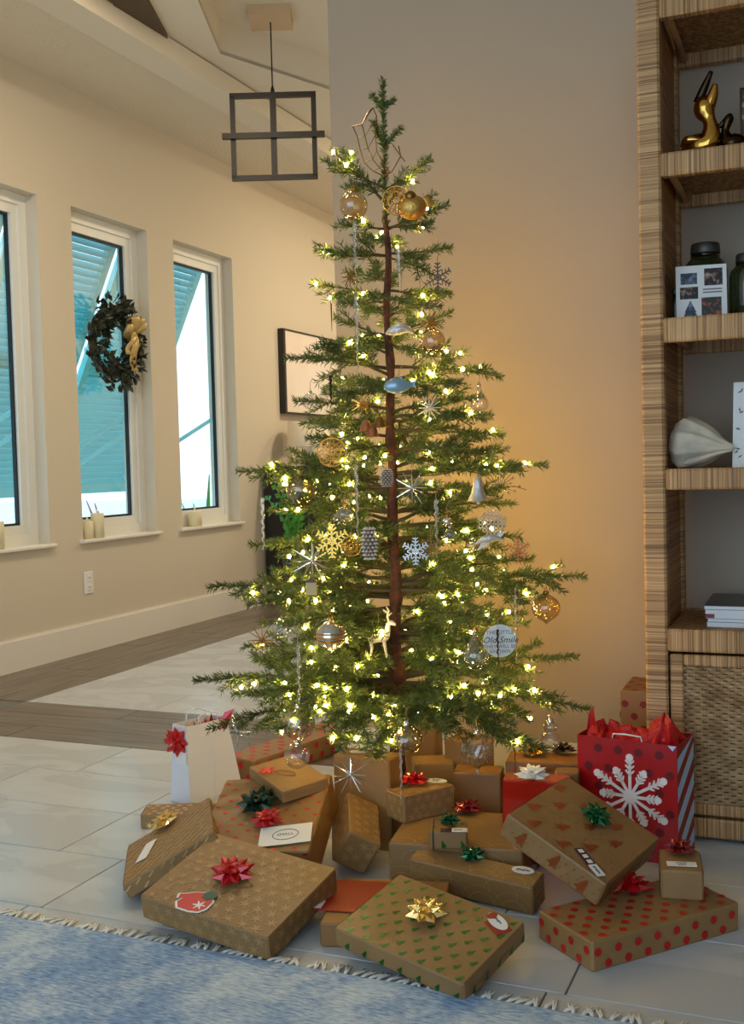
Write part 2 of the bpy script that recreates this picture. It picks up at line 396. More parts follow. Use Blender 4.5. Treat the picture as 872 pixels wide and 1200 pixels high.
# floor: bed of grout, then every tile and plank
w = MB(); w.box((LX-0.2, -3, -0.2), (2.4, 10.2, -0.004))
floor = struct('floor', w, MATS['grout'])
def slab(name, x0, y0, x1, y1, m, along_y=False, gap=0.0018):
    mb = MB(); lx, ly = (x1-x0)/2-gap, (y1-y0)/2-gap; r = 0.0015
    if along_y: lx, ly = ly, lx
    mb.bevbox((-lx, -ly, -0.008), (lx, ly, 0), r)
    o = mb.build(name, m, floor); o.location = ((x0+x1)/2, (y0+y1)/2, 0)
    if along_y: o.rotation_euler = (0, 0, pi/2)
    return o
PT = 0.3175; TL = 0.61
def rows(y_top, n, xmin, xmax, offs):
    for k in range(n):
        y1 = y_top - k*PT; y0 = y1-PT; x = offs[k % len(offs)]
        while x > xmin: x -= TL
        while x < xmax:
            a, b = max(x, xmin), min(x+TL, xmax)
            if b-a > 0.02: slab('tile', a, y0, b, y1, MATS['tile'])
            x += TL
rows(3.235, 8, LX, 1.4, [-2.32, -1.88, -1.27-0.61, -1.675])
rows(3.765+PT*16, 16, -3.245, -1.37, [-2.35, -2.1, -1.9, -2.6])
w = MB(); w.box((LX, -3, -0.006), (2.2, 3.235-8*PT, -0.0005)); w.build('tile', MATS['tile'], floor)
for k in range(3):                                   # cross border of wood-look planks
    y0 = 3.235 + k*0.53/3; x = -3.245 + (0.35, -0.1, 0.6)[k] - 1.2
    while x < WX0+0.14:
        a, b = max(x, LX if k < 3 else x), min(x+1.2, WX0+0.14)
        if b > a: slab('plank', max(a, -3.245 if k == 2 else LX), y0, b, y0+0.53/3, MATS['plank'])
        x += 1.2
for k in range(3):                                   # border along the hall wall
    x0 = LX + k*0.555/3; y = 3.765 + (0.2, -0.5, 0.55)[k] - 1.2
    while y < 10:
        a, b = max(y, 3.765), min(y+1.2, 10)
        if b-a > 0.02: slab('plank', x0, a, x0+0.555/3, b, MATS['plank'], True)
        y += 1.2

# windows
for i, (a, b) in enumerate(WIN):
    wo = bpy.data.objects.new('window_%d' % (i+1), None); COL.objects.link(wo); wo['kind'] = 'structure'; wo.location = (LX-0.075, a, WZ0)
    W, H = b-a, WZ1-WZ0
    def rectframe(x0, x1, m, t, name, dx):
        mb = MB()
        for (y0, z0, y1, z1) in ((m, m, m+t, H-m), (W-m-t, m, W-m, H-m), (m+t, m, W-m-t, m+t), (m+t, H-m-t, W-m-t, H-m)):
            mb.box((x0, y0, z0), (x1, y1, z1))
        return mb
    rectframe(-0.075, 0.0, 0, 0.055, 'frame', 0).build('window_frame', MATS['vinyl_white'], wo)
    rectframe(-0.06, -0.012, 0.055, 0.05, 'sash', 0).build('sash', MATS['vinyl_white'], wo)
    rectframe(-0.05, -0.03, 0.105, 0.012, 'gasket', 0).build('gasket', MATS['gasket'], wo)
    mb = MB(); mb.box((-0.045, 0.117, 0.117), (-0.040, W-0.117, H-0.117)); mb.build('pane', MATS['window_glass'], wo)
    mb = MB(); mb.bevbox((-0.03, -0.03, -0.018), (0.105, W+0.03, 0.0), 0.004); mb.build('window_sill', MATS['trim_white'], wo)

# louvred shutters propped open outside the windows
SL = 1.88; slat_me = None; NS = 38
sm = MB(); sm.M = Matrix.Rotation(radians(32), 4, 'Y'); sm.bevbox((-0.031, -0.41, -0.004), (0.031, 0.41, 0.004), 0.002); slat_me = sm.mesh('slat', MATS['teal_shutter'])
where = ['beside the wall edge, outside the nearest window', 'outside the window with the wreath', 'outside the window closest to the framed print']
for i, (a, b) in enumerate(WIN):
    lab = 'teal louvred shutter propped open ' + where[i]
    t = thing('louvred_shutter', lab, 'shutter', (LX-0.25, (a+b)/2, 2.56), 0, 'teal louvred shutters')
    t.rotation_euler = (0, radians(25), 0)         # local -z runs down the shutter, which swings out to -x
    for s in (-1, 1):
        mb = MB(); mb.box((-0.02, s*0.44-0.03, -SL), (0.02, s*0.44+0.03, 0)); mb.build('stile', MATS['teal_shutter'], t)
    for z in (0, -SL/2, -SL+0.07):
        mb = MB(); mb.box((-0.018, -0.41, z-0.07), (0.018, 0.41, z)); mb.build('rail', MATS['teal_shutter'], t)
    for k in range(NS):
        z = -0.09-(SL-0.18)*k/(NS-1)
        linked('slat', slat_me, t, (0, 0, z))
    for s in (-1, 1):                              # prop arms back to the wall
        mb = MB(); mb.tube([(0.02, s*0.37, -SL+0.12), (0.60, s*0.37, -1.02)], 0.014, 6); mb.build('prop_arm', MATS['teal_shutter'], t)
w = MB(); w.box((-40, -30, -0.5), (LX-0.22, 40, -0.3)); struct('ground', w, MATS['outside_ground'])

# outdoor plants below the shutters
mat('cordyline', srgb(176, 40, 90), 0.4, var=(6, srgb(70, 90, 50), 0.45, 0.6)); mat('garden_green', srgb(80, 150, 50), 0.45)
def blade_plant(name, label, loc, n, L, m, spread):
    t = thing(name, label, 'plant', loc)
    for k in range(n):
        a = 2*pi*k/n*1.618*2; e = spread*(0.3+0.7*random.random()); l = L*(0.7+0.4*random.random()); mb = MB(); wd = 0.03
        prev = None
        for j in range(6):
            u = j/5; rr = l*u*sin(e*(0.6+0.6*u)); zz = l*u*cos(e*(0.6+0.7*u))+0.05; ww = wd*sin(pi*min(0.95, u*0.9+0.1))
            L_ = mb.av((rr*cos(a)-ww*sin(a), rr*sin(a)+ww*cos(a), zz)); R_ = mb.av((rr*cos(a)+ww*sin(a), rr*sin(a)-ww*cos(a), zz))
            if prev: mb.f.append([prev[0], prev[1], R_, L_])
            prev = (L_, R_)
        mb.build('leaf', m, t, True)
    mb = MB(); mb.tube([(0,0,0),(0,0,0.12)], 0.03, 8); mb.build('stem', MATS['twig_bark'], t)
    return t
for nm, lab, px, py, X, n, L, mm, sp in (('cordyline_plant', 'magenta bladed plant outside the window with the wreath', 108, 606, -5.15, 24, 1.15, 'cordyline', 0.95),
                                  ('cordyline_plant', 'smaller magenta plant outside, seen over the sill candles below the wreath', 136, 606, -5.6, 20, 1.1, 'cordyline', 0.9),
                                  ('garden_plant', 'green leafy plant outside the window closest to the framed print', 239, 590, -5.3, 26, 1.2, 'garden_green', 0.75)):
    p = at(px, py, 0, X); blade_plant(nm, lab, (p.x, p.y, -0.3), n, L, MATS[mm], sp)

# pillar candles on the sills
mat('flame_tip', srgb(250, 240, 215), 0.4)
def candle(y, x, h, r, label):
    t = thing('pillar_candle', label, 'candle', (x, y, WZ0), 0, 'cream candles on the window sills')
    mb = MB(); mb.lathe([(0, 0), (r, 0), (r, h*0.97), (r*0.93, h), (r*0.75, h-0.006), (r*0.3, h-0.012), (0, h-0.012)], 20); mb.build('wax', MATS['cream_wax'], t, True)
    mb = MB(); mb.lathe([(0.003, h-0.013), (0.007, h), (0.006, h+0.012), (0, h+0.03)], 8); mb.build('wick', MATS['flame_tip'], t, True)
candle(5.08, LX-0.02, 0.14, 0.037, 'taller cream pillar candle on the sill below the wreath')
candle(5.00, LX-0.03, 0.10, 0.034, 'shorter cream pillar candle on the sill below the wreath')
candle(6.13, LX-0.03, 0.10, 0.045, 'squat cream candle on the sill of the window closest to the framed print')
candle(4.265, LX-0.02, 0.14, 0.037, 'cream candle on the nearest sill, cut by the picture edge')

# electrical outlet
t = thing('wall_outlet', 'white duplex outlet low on the hall wall under the windows', 'outlet', (LX, 4.95, 0.384))
mb = MB(); mb.bevbox((0, -0.04, -0.062), (0.007, 0.04, 0.062), 0.003); mb.build('cover_plate', MATS['plate_white'], t)
for z in (-0.026, 0.026):
    mb = MB(); mb.bevbox((0.006, -0.018, z-0.019), (0.010, 0.018, z+0.019), 0.002); s = mb.build('socket', MATS['plate_white'], t)
    mb = MB(); mb.box((0.0095, -0.008, z-0.006), (0.0105, -0.005, z+0.006)); mb.box((0.0095, 0.005, z-0.006), (0.0105, 0.008, z+0.006)); mb.build('slot', MATS['slot_dark'], s)

# pendant lamp in the hall tray
mat('canopy_beige', srgb(206, 180, 146), 0.5)
pc = atd(321, 160, 5.72); S2 = 0.214; B = 0.013
t = thing('pendant_light', 'dark square-framed pendant light on a thin cable below the hall ceiling', 'pendant light', (pc.x, pc.y, pc.z), YAW)
for nm, a, b in (('frame_bar', (-S2-B, -B, S2-B), (S2+B, B, S2+B)), ('frame_bar', (-S2-B, -B, -S2-B), (S2+B, B, -S2+B)),
                 ('frame_bar', (-S2-B, -B, -S2), (-S2+B, B, S2)), ('frame_bar', (S2-B, -B, -S2), (S2+B, B, S2)),
                 ('centre_post', (-B*1.2, -B*1.2, -S2), (B*1.2, B*1.2, S2)), ('cross_bar', (-0.27, -B*2.6, -B*1.1), (0.27, -B*0.4, B*1.1))):
    mb = MB(); mb.box(a, b); mb.build(nm, MATS['black_metal'], t)
mb = MB(); mb.lathe([(0.012, S2+B), (0.010, S2+0.03), (0.004, S2+0.05)], 10); mb.build('cable_grip', MATS['black_metal'], t)
mb = MB(); mb.tube([(0, 0, S2+0.04), (0, 0, ZR-pc.z-0.03)], 0.004, 6); mb.build('cable', MATS['black_metal'], t)
mb = MB(); mb.box((-0.11, -0.11, ZR-pc.z-0.05), (0.11, 0.11, ZR-pc.z)); mb.build('canopy', MATS['canopy_beige'], t)

# framed print on the hall wall
t = thing('framed_print', 'large pale print in a deep black frame on the hall wall', 'picture', (LX, 7.33, 1.405))
mb = MB(); 
for a, b in (((0, 0, 0), (0.05, 0.03, 0.64)), ((0, 1.07, 0), (0.05, 1.1, 0.64)), ((0, 0.03, 0), (0.05, 1.07, 0.012)), ((0, 0.03, 0.628), (0.05, 1.07, 0.64))): mb.box(a, b)
mb.build('frame', MATS['black_wood'], t)
mb = MB(); mb.box((0, 0.03, 0.012), (0.043, 1.07, 0.628)); mb.build('print', MATS['print_pink'], t)

# black open shelf unit with lamp, plant and vase in the hall
t = thing('hall_shelf_unit', 'black open shelf unit against the hall wall behind the tree', 'shelf unit', (-3.60, 7.02, 0))
mb = MB(); mb.bevbox((-0.18, -0.03, 0.975), (0.18, 1.30, 1.005), 0.004); mb.build('top_board', MATS['black_wood'], t)
for y in (-0.02, 1.26):
    mb = MB(); mb.box((-0.17, y, 0), (0.17, y+0.03, 0.975)); mb.build('side_panel', MATS['black_wood'], t)
for z in (0.06, 0.40):
    mb = MB(); mb.box((-0.165, 0.01, z-0.025), (0.165, 1.26, z)); mb.build('shelf_board', MATS['black_wood'], t)
mb = MB(); mb.box((-0.18, -0.02, 0.0), (-0.168, 1.29, 0.975)); mb.build('back_panel', MATS['black_wood'], t)
t = thing('table_lamp', 'table lamp with a pale drum shade on the black hall shelf unit', 'lamp', (-3.58, 7.36, 1.005))
mb = MB(); mb.lathe([(0, 0), (0.06, 0), (0.065, 0.02), (0.04, 0.05), (0.045, 0.09), (0.02, 0.13), (0.012, 0.16), (0.012, 0.24), (0, 0.24)], 20); mb.build('base', MATS['white_ceramic'], t, True)
mat('lamp_shade', srgb(236, 222, 196), 0.8)
mb = MB(); mb.lathe([(0.165, 0.14), (0.155, 0.33), (0.152, 0.33), (0.162, 0.14), (0.165, 0.14)], 28); mb.build('lamp_shade', MATS['lamp_shade'], t, True)
# zz plant
def zz_plant(loc):
    t = thing('zz_plant', 'bright green feathery-leaved plant in a tall black planter beside the shelf unit', 'plant', loc)
    mb = MB(); mb.lathe([(0, -0.30), (0.065, -0.30), (0.085, 0.11), (0.076, 0.11), (0.07, 0.09), (0, 0.09)], 18); mb.build('planter', MATS['black_wood'], t, True)
    for k in range(7):
        a = -2.1 + 0.62*k; l = 0.40+0.07*(k % 3); tip = []
        mb = MB(); pts = []
        for j in range(9):
            u = j/8; pts.append(Vector((cos(a)*0.14*u*u, sin(a)*0.24*u*u-0.02*u, 0.09+l*u)))
        mb.tube(pts, [0.008*(1-0.6*j/8) for j in range(9)], 6); st = mb.build('stem', MATS['zz_leaf'], t, True)
        lf = MB(); 
        for j in range(2, 9):
            for s in (-1, 1):
                p = pts[j]; d = Vector((-sin(a)*s, cos(a)*s, 0.5)).normalized(); L = 0.075*(1.25-0.08*j); q = d.cross(Vector((cos(a), sin(a), 0.3))).normalized()*0.020
                lf.poly([p, p+d*L*0.45+q, p+d*L, p+d*L*0.45-q])
        lf.build('leaf', MATS['zz_leaf'], st, kind='stuff')
zp = at(346, 655, 0, -3.30); zz_plant((-3.30, zp.y, 0.30))
t = thing('white_vase', 'white ribbed round vase on the hall shelf unit behind the tree', 'vase', (-3.52, 7.62, 0.40))
mb = MB(); mb.lathe([(0, 0), (0.06, 0), (0.10, 0.05), (0.12, 0.11), (0.10, 0.18), (0.05, 0.22), (0.055, 0.24), (0.045, 0.24), (0.04, 0.21), (0, 0.2)], 24, mod=lambda k, j: 1+0.03*(-1)**k); mb.build('vase_body', MATS['white_ceramic'], t, True)

# wreath hanging on the middle window
def wreath():
    c = at(131, 402, 0, LX-0.03)
    t = thing('wreath', 'dark leafy wreath with a gold ribbon bow hanging on the window', 'wreath', c)
    R_ = 0.182
    mb = MB(); mb.tube([(0, R_*cos(2*pi*k/28), R_*sin(2*pi*k/28)) for k in range(28)], 0.026, 6, closed=True); mb.build('ring', MATS['twig_bark'], t, True)
    mat('wreath_leaf', srgb(40, 44, 26), 0.4, var=(20, srgb(70, 68, 40), 0.45, 0.7))
    mb = MB()
    for k in range(620):
        a = 2*pi*random.random(); ph = 2*pi*random.random(); rr = 0.056*random.random()**0.5+0.014
        p = Vector((abs(rr*cos(ph))+0.002, (R_+rr*1.3*sin(ph))*cos(a), (R_+rr*1.3*sin(ph))*sin(a)))
        d = Vector((random.uniform(-0.1, 1), random.uniform(-1, 1), random.uniform(-1, 1))); d += 0.8*Vector((0, cos(a), sin(a)))*random.uniform(-0.7, 1.2); d.normalize()
        q = d.orthogonal().normalized(); q.rotate(Quaternion(d, random.random()*6.28)); L = random.uniform(0.044, 0.070); ww = L*0.24; nn = d.cross(q)*0.004
        mb.poly([p, p+d*L*0.5+q*ww+nn, p+d*L, p+d*L*0.5-q*ww+nn])
    mb.build('foliage', MATS['wreath_leaf'], t, kind='stuff')
    mat('ribbon_gold', srgb(206, 178, 116), 0.4, 0.3)
    # ribbon bow on the upper far side
    b0 = Vector((0.075, 0.10, 0.055))
    def strip(pts, wd, nm, par):
        mb = MB(); prev = None
        for p, n in pts:
            p = Vector(p); n = Vector(n).normalized()*wd; A_ = mb.av(p+n); B_ = mb.av(p-n)
            if prev: mb.f.append([prev[0], prev[1], B_, A_])
            prev = (A_, B_)
        o = mb.build(nm, MATS['ribbon_gold'], par, True); md = o.modifiers.new('t', 'SOLIDIFY'); md.thickness = 0.002; return o
    knot = MB(); knot.M = Matrix.Translation(b0) ; knot.lathe([(0, -0.02), (0.018, -0.012), (0.022, 0), (0.018, 0.012), (0, 0.02)], 10); ko = knot.build('bow_knot', MATS['ribbon_gold'], t, True)
    for s, tilt in ((1, 0.5), (-1, 0.2), (1, 1.2), (-1, 1.3)):
        pts = []
        for j in range(11):
            u = j/10*pi; ry = s*0.10*sin(u); rx = 0.022*sin(2*u)+0.01*sin(u)
            pts.append((b0+Vector((rx+0.02*sin(u), ry*cos(tilt), 0.10*sin(u)*sin(tilt)+0.012*cos(u))), (0.5, 0.0 if tilt < 1 else 1, 1.0 if tilt < 1 else 0.2)))
        strip(pts, 0.027, 'bow_loop', t)
    for dy, dz in ((0.0, -0.22), (-0.05, -0.12)):
        pts = [(b0+Vector((0.01+0.01*sin(j), dy*j/6+0.008*sin(j*1.3), dz*j/6)), (0.2, 1, 0.1)) for j in range(7)]
        strip(pts, 0.026, 'bow_tail', t)
wreath()
# ------------------------------------------------------------------ rattan bookcase
BX0, BX1, BY0, BY1 = -0.437, 0.46, 2.875, 3.305
PW = 0.057
t = thing('rattan_bookcase', 'tall rattan-wrapped bookcase with open shelves over a woven-door cabinet', 'bookcase', (0, 0, 0))
BK = t
for x0, y0 in ((BX0, BY0), (BX0, BY1-PW), (BX1-PW, BY0), (BX1-PW, BY1-PW)):
    mb = MB(); mb.bevbox((x0, y0, 0), (x0+PW, y0+PW, 2.20), 0.006); mb.build('post', MATS['rattan_v'], BK)
for x0 in (BX0+0.008, BX1-PW+0.008):                   # closed wrapped ends between front and rear post
    mb = MB(); mb.bevbox((x0, BY0+PW, 0.02), (x0+PW-0.016, BY1-PW, 2.19), 0.004); mb.build('end_panel', MATS['rattan_in_lit'], BK)
SHELF = [(2.113, 2.175), (1.715, 1.774), (1.294, 1.356), (0.915, 0.969), (0.495, 0.553)]
xi0, xi1 = BX0+PW-0.001, BX1-PW+0.001
for z0, z1 in SHELF:
    sh = MB(); sh.box((xi0, BY0+0.03, z1-0.012), (xi1, BY1-0.03, z1-0.002)); so = sh.build('shelf', MATS['shelf_weave'], BK)
    mb = MB(); mb.bevbox((xi0, BY0+0.001, z0), (xi1, BY0+0.032, z1), 0.005); mb.build('shelf_front', MATS['rattan_h'], so)
    mb = MB(); mb.bevbox((xi0, BY1-0.034, z0+0.004), (xi1, BY1-0.004, z1), 0.005); mb.build('rear_rail', MATS['rattan_h'], so)
    for x in (xi0+0.018, xi1-0.018):
        mb = MB(); mb.tube([(x, BY0+0.03, z0+0.022), (x, BY1-0.03, z0+0.022)], 0.011, 8); mb.build('cane_pole', MATS['cane_pole'], so, True)
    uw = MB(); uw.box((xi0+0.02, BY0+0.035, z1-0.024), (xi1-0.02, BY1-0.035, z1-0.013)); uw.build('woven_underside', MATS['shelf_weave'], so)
# cabinet
mb = MB(); mb.box((xi0, BY1-0.03, 0.06), (xi1, BY1-0.018, 0.495)); mb.build('cabinet_back', MATS['weave_back'], BK)
mb = MB(); mb.bevbox((xi0, BY0+0.003, 0.012), (xi1, BY0+0.035, 0.062), 0.005); mb.build('base_rail', MATS['rattan_h'], BK)
for s, (d0, d1) in enumerate(((xi0+0.006, (xi0+xi1)/2-0.003), ((xi0+xi1)/2+0.003, xi1-0.006))):
    do = MB(); z0, z1 = 0.070, 0.487; fwid = 0.034
    do.box((d0+0.01, BY0+0.018, z0+0.01), (d1-0.01, BY0+0.026, z1-0.01)); door = do.build('door', MATS['weave_back'], BK)
    for nm, a, b in (('door_stile', (d0, BY0+0.004, z0), (d0+fwid, BY0+0.03, z1)), ('door_stile', (d1-fwid, BY0+0.004, z0), (d1, BY0+0.03, z1))):
        mb = MB(); mb.bevbox(a, b, 0.004); mb.build(nm, MATS['rattan_v'], door)
    for z in (z0, z1-fwid*0.85):
        mb = MB(); mb.bevbox((d0+fwid, BY0+0.005, z), (d1-fwid, BY0+0.03, z+fwid*0.85), 0.004); mb.build('door_rail', MATS['rattan_h'], door)
    # basket weave: flat strands running over and under upright stakes
    mb = MB(); xa, xb, za, zb = d0+fwid, d1-fwid, z0+fwid*0.85, z1-fwid*0.85; sp = 0.0085; stake = 0.017
    nst = int((xb-xa)/stake)
    for k in range(int((zb-za)/sp)):
        z = za+sp*(k+0.5); ph = (k % 2)*pi; n = nst*4; prev = None
        for j in range(n+1):
            x = xa+(xb-xa)*j/n; y = BY0+0.0135+0.0042*cos(pi*(x-xa)/stake+ph)
            A_ = mb.av((x, y, z+sp*0.44)); B_ = mb.av((x, y-0.0008, z)); C_ = mb.av((x, y, z-sp*0.44))
            if prev: mb.f.append([prev[1], B_, A_, prev[0]]); mb.f.append([prev[2], C_, B_, prev[1]])
            prev = (A_, B_, C_)
    for j in range(nst):
        x = xa+stake*(j+0.5); mb.tube([(x, BY0+0.0145, za), (x, BY0+0.0145, zb)], 0.0022, 5, cap=False)
    mb.build('woven_panel', MATS['weave_strand'], door, True, kind='stuff')

# ---- things on the shelves
def body_tube(mb, pts, n=16, flat=1.0):
    ps = [Vector(p[:3]) for p in pts]; rs = [p[3] for p in pts]
    # smooth with a Catmull-Rom pass
    P_, R_ = [], []
    for i in range(len(ps)-1):
        p0, p1, p2, p3 = ps[max(i-1, 0)], ps[i], ps[i+1], ps[min(i+2, len(ps)-1)]; a0, a1, a2, a3 = rs[max(i-1, 0)], rs[i], rs[i+1], rs[min(i+2, len(ps)-1)]
        for k in range(5):
            u = k/5; f = lambda A, B, C, D: 0.5*((2*B)+(C-A)*u+(2*A-5*B+4*C-D)*u*u+(3*B-A-3*C+D)*u**3)
            P_.append(f(p0, p1, p2, p3)); R_.append(max(0.0008, f(a0, a1, a2, a3)))
    P_.append(ps[-1]); R_.append(max(0.0008, rs[-1])); mb.tube(P_, R_, n)
ZS1 = 1.774
dk = at(822, 168, 1, 2.99)
t = thing('brass_duck', 'polished brass duck figurine with its open bill raised, on the top shelf', 'figurine', (dk.x, 2.99, ZS1-0.002), radians(-20))
mb = MB(); body_tube(mb, [(-0.058, 0.0, 0.028, 0.004), (-0.042, 0, 0.034, 0.018), (-0.02, 0, 0.038, 0.032), (0.005, 0, 0.036, 0.034), (0.022, 0, 0.045, 0.030), (0.027, 0, 0.075, 0.021), (0.022, 0, 0.10, 0.017), (0.012, 0, 0.122, 0.026), (0.008, 0, 0.142, 0.026), (0.004, 0, 0.158, 0.016), (0.0, 0, 0.167, 0.002)])
mb.build('duck_body', MATS['brass_polished'], t, True)
for a, b, c in (((-0.008, 0, 0.150, 0.013), (0.010, 0, 0.185, 0.0105), (0.030, 0, 0.222, 0.0055)), ((0.022, 0, 0.138, 0.018), (0.034, 0, 0.163, 0.0135), (0.040, 0, 0.186, 0.007))):
    mb = MB(); body_tube(mb, [a, b, c], 10); mb.build('bill', MATS['brass_polished'] if a[0] > 0 else MATS['dark_bronze'], t, True)
mb = MB(); body_tube(mb, [(-0.045, -0.026, 0.04, 0.003), (-0.02, -0.034, 0.05, 0.012), (0.01, -0.028, 0.045, 0.004)], 8); mb.build('wing', MATS['brass_polished'], t, True)
dk = at(855, 165, 1, 2.99)
t = thing('bronze_duck', 'small dark bronze duck figurine beside the brass duck', 'figurine', (dk.x, 2.99, ZS1-0.002))
mb = MB(); body_tube(mb, [(0.045, 0, 0.026, 0.004), (0.025, 0, 0.034, 0.020), (0.005, 0, 0.034, 0.026), (-0.008, 0, 0.05, 0.018), (-0.010, 0, 0.068, 0.010), (-0.006, 0, 0.085, 0.012), (0.0, 0, 0.100, 0.012), (0.003, 0, 0.110, 0.004)]); mb.build('duck_body', MATS['dark_bronze'], t, True)
mb = MB(); body_tube(mb, [(-0.010, 0, 0.094, 0.008), (-0.022, 0, 0.082, 0.006), (-0.032, 0, 0.076, 0.003)], 8); mb.build('bill', MATS['dark_bronze'], t, True)
fx = at(867, 130, 1, 3.08)
t = thing('picture_frame', 'thin dark picture frame at the end of the top shelf', 'picture frame', (fx.x, 3.08, ZS1-0.002))
mb = MB()
for a, b in (((0, 0, 0), (0.006, 0.012, 0.20)), ((0.14, 0, 0), (0.146, 0.012, 0.20)), ((0.006, 0, 0.194), (0.14, 0.012, 0.20)), ((0.006, 0, 0), (0.14, 0.012, 0.006))): mb.box(a, b)
mb.build('frame', MATS['dark_bronze'], t)
mb = MB(); mb.box((0.006, 0.004, 0.006), (0.14, 0.009, 0.194)); mb.build('photo', MATS['photo_mix'], t)
# jars
ZS2 = 1.356
def jar(px, y, r, h, label, glass='jar_green'):
    p = at(px, 330, 1, y)
    t = thing('glass_jar', label, 'jar', (p.x, y, ZS2-0.002), 0, 'green glass jars')
    nr = r*0.62
    mb = MB(); mb.lathe([(0, 0.004), (r*0.9, 0.0), (r, r*0.15), (r, h*0.66), (r*0.92, h*0.75), (nr*1.05, h*0.83), (nr, h*0.86), (nr, h*0.90)], 28); mb.build('jar_body', MATS[glass], t, True)
    mb = MB(); mb.lathe([(nr*1.02, h*0.835), (nr*1.12, h*0.85), (nr*1.02, h*0.865)], 24); mb.build('neck_ring', MATS[glass], t, True)
    mb = MB(); mb.lathe([(nr*1.08, h*0.875), (nr*1.1, h*0.88), (nr*1.06, h*0.985), (nr*0.98, h), (0, h)], 28); mb.build('lid', MATS['zinc'], t, True)
jar(827, 3.12, 0.058, 0.225, 'large green glass jar with a zinc lid behind the photo card')
jar(878, 3.05, 0.050, 0.175, 'green glass jar at the shelf end, cut by the picture edge')
jar(791, 3.16, 0.022, 0.115, 'little green glass bottle half hidden by the photo card')
# photo card
cp = at(793, 368, 1, 2.97); t = thing('photo_card', 'white card with five family photos leaning on the green jar', 'card', (cp.x, 2.965, ZS2-0.002))
t.rotation_euler = (radians(-9), 0, radians(8))
CW, CH = 0.128, 0.150
mb = MB(); mb.box((0, 0, 0), (CW, 0.0015, CH)); mb.build('card_sheet', MATS['card_white'], t)
def cphoto(u0, v0, u1, v1, m, tri=False):
    mb = MB(); y0 = -0.0006
    if tri:
        pts = [(u0, v0), (u1, v0), (u1-0.006, v0+0.012), (u1-0.003, v0+0.012), ((u0+u1)/2, v1), (u0+0.003, v0+0.012), (u0+0.006, v0+0.012)]
        mb.poly([(x, y0, z) for x, z in pts])
    else: mb.box((u0, y0, v0), (u1, 0, v1))
    mb.build('photo', m, t)
cphoto(0.012, 0.100, 0.054, 0.130, MATS['photo_blue']); cphoto(0.072, 0.094, 0.118, 0.140, MATS['photo_mix']); cphoto(0.010, 0.060, 0.056, 0.092, MATS['photo_mix'])
cphoto(0.064, 0.012, 0.114, 0.062, MATS['photo_green']); cphoto(0.018, 0.012, 0.054, 0.056, MATS['photo_blue'], True)
mb = MB(); 
for z in (0.082, 0.074): mb.box((0.068, -0.0005, z), (0.116, 0, z+0.0035))
mb.build('lettering', MATS['ink_grey'], t)
# conch shell
ZS3 = 0.969
cs = at(812, 520, 1, 3.0)
t = thing('conch_shell', 'pale knobby conch shell lying on the middle shelf', 'shell', (cs.x, 2.99, ZS3+0.0635))
t.rotation_euler = (0, radians(97), radians(-14))
prof = [(0, -0.062), (0.012, -0.060), (0.024, -0.056), (0.034, -0.053), (0.040, -0.046), (0.052, -0.042), (0.060, -0.030), (0.069, -0.018), (0.066, -0.004), (0.061, 0.012), (0.054, 0.030), (0.045, 0.048), (0.034, 0.064), (0.022, 0.078), (0.014, 0.092), (0.009, 0.106), (0.0, 0.112)]
mb = MB(); mb.lathe(prof, 54, mod=lambda k, j: 1 + (0.12*max(0, sin(2*pi*k/54*9))**2 if 5 <= j <= 8 else (0.075*sin(2*pi*k/54*9) if j > 8 else 0.03*sin(2*pi*k/54*9))) + 0.02*sin(2*pi*k/54*18)*(j > 7)); mb.build('shell_body', MATS['shell'], t, True)
mb = MB(); body_tube(mb, [(0.05, -0.028, -0.02, 0.006), (0.046, -0.036, 0.01, 0.009), (0.034, -0.034, 0.04, 0.008), (0.018, -0.020, 0.075, 0.005), (0.008, -0.008, 0.105, 0.002)], 10); mb.build('shell_lip', MATS['shell'], t, True)
# leaf-print card
cp = at(859, 545, 1, 3.0); t = thing('leaf_print_card', 'white card printed with small grey leaves beside the shell', 'card', (cp.x, 2.98, ZS3-0.001)); t.rotation_euler = (radians(-8), 0, radians(-6))
mb = MB(); mb.box((0, 0, 0), (0.15, 0.003, 0.225)); mb.build('card_sheet', MATS['card_white'], t)
mb = MB()
for k in range(46):
    x, z, a = random.uniform(0.008, 0.142), random.uniform(0.01, 0.215), random.random()*pi; d = (cos(a), sin(a)); l, q = 0.007, 0.0025
    mb.poly([(x-d[0]*l, -0.0005, z-d[1]*l), (x-d[1]*q, -0.0005, z+d[0]*q), (x+d[0]*l, -0.0005, z+d[1]*l), (x+d[1]*q, -0.0005, z-d[0]*q)])
mb.build('leaf_print', MATS['ink_grey'], t, kind='stuff')
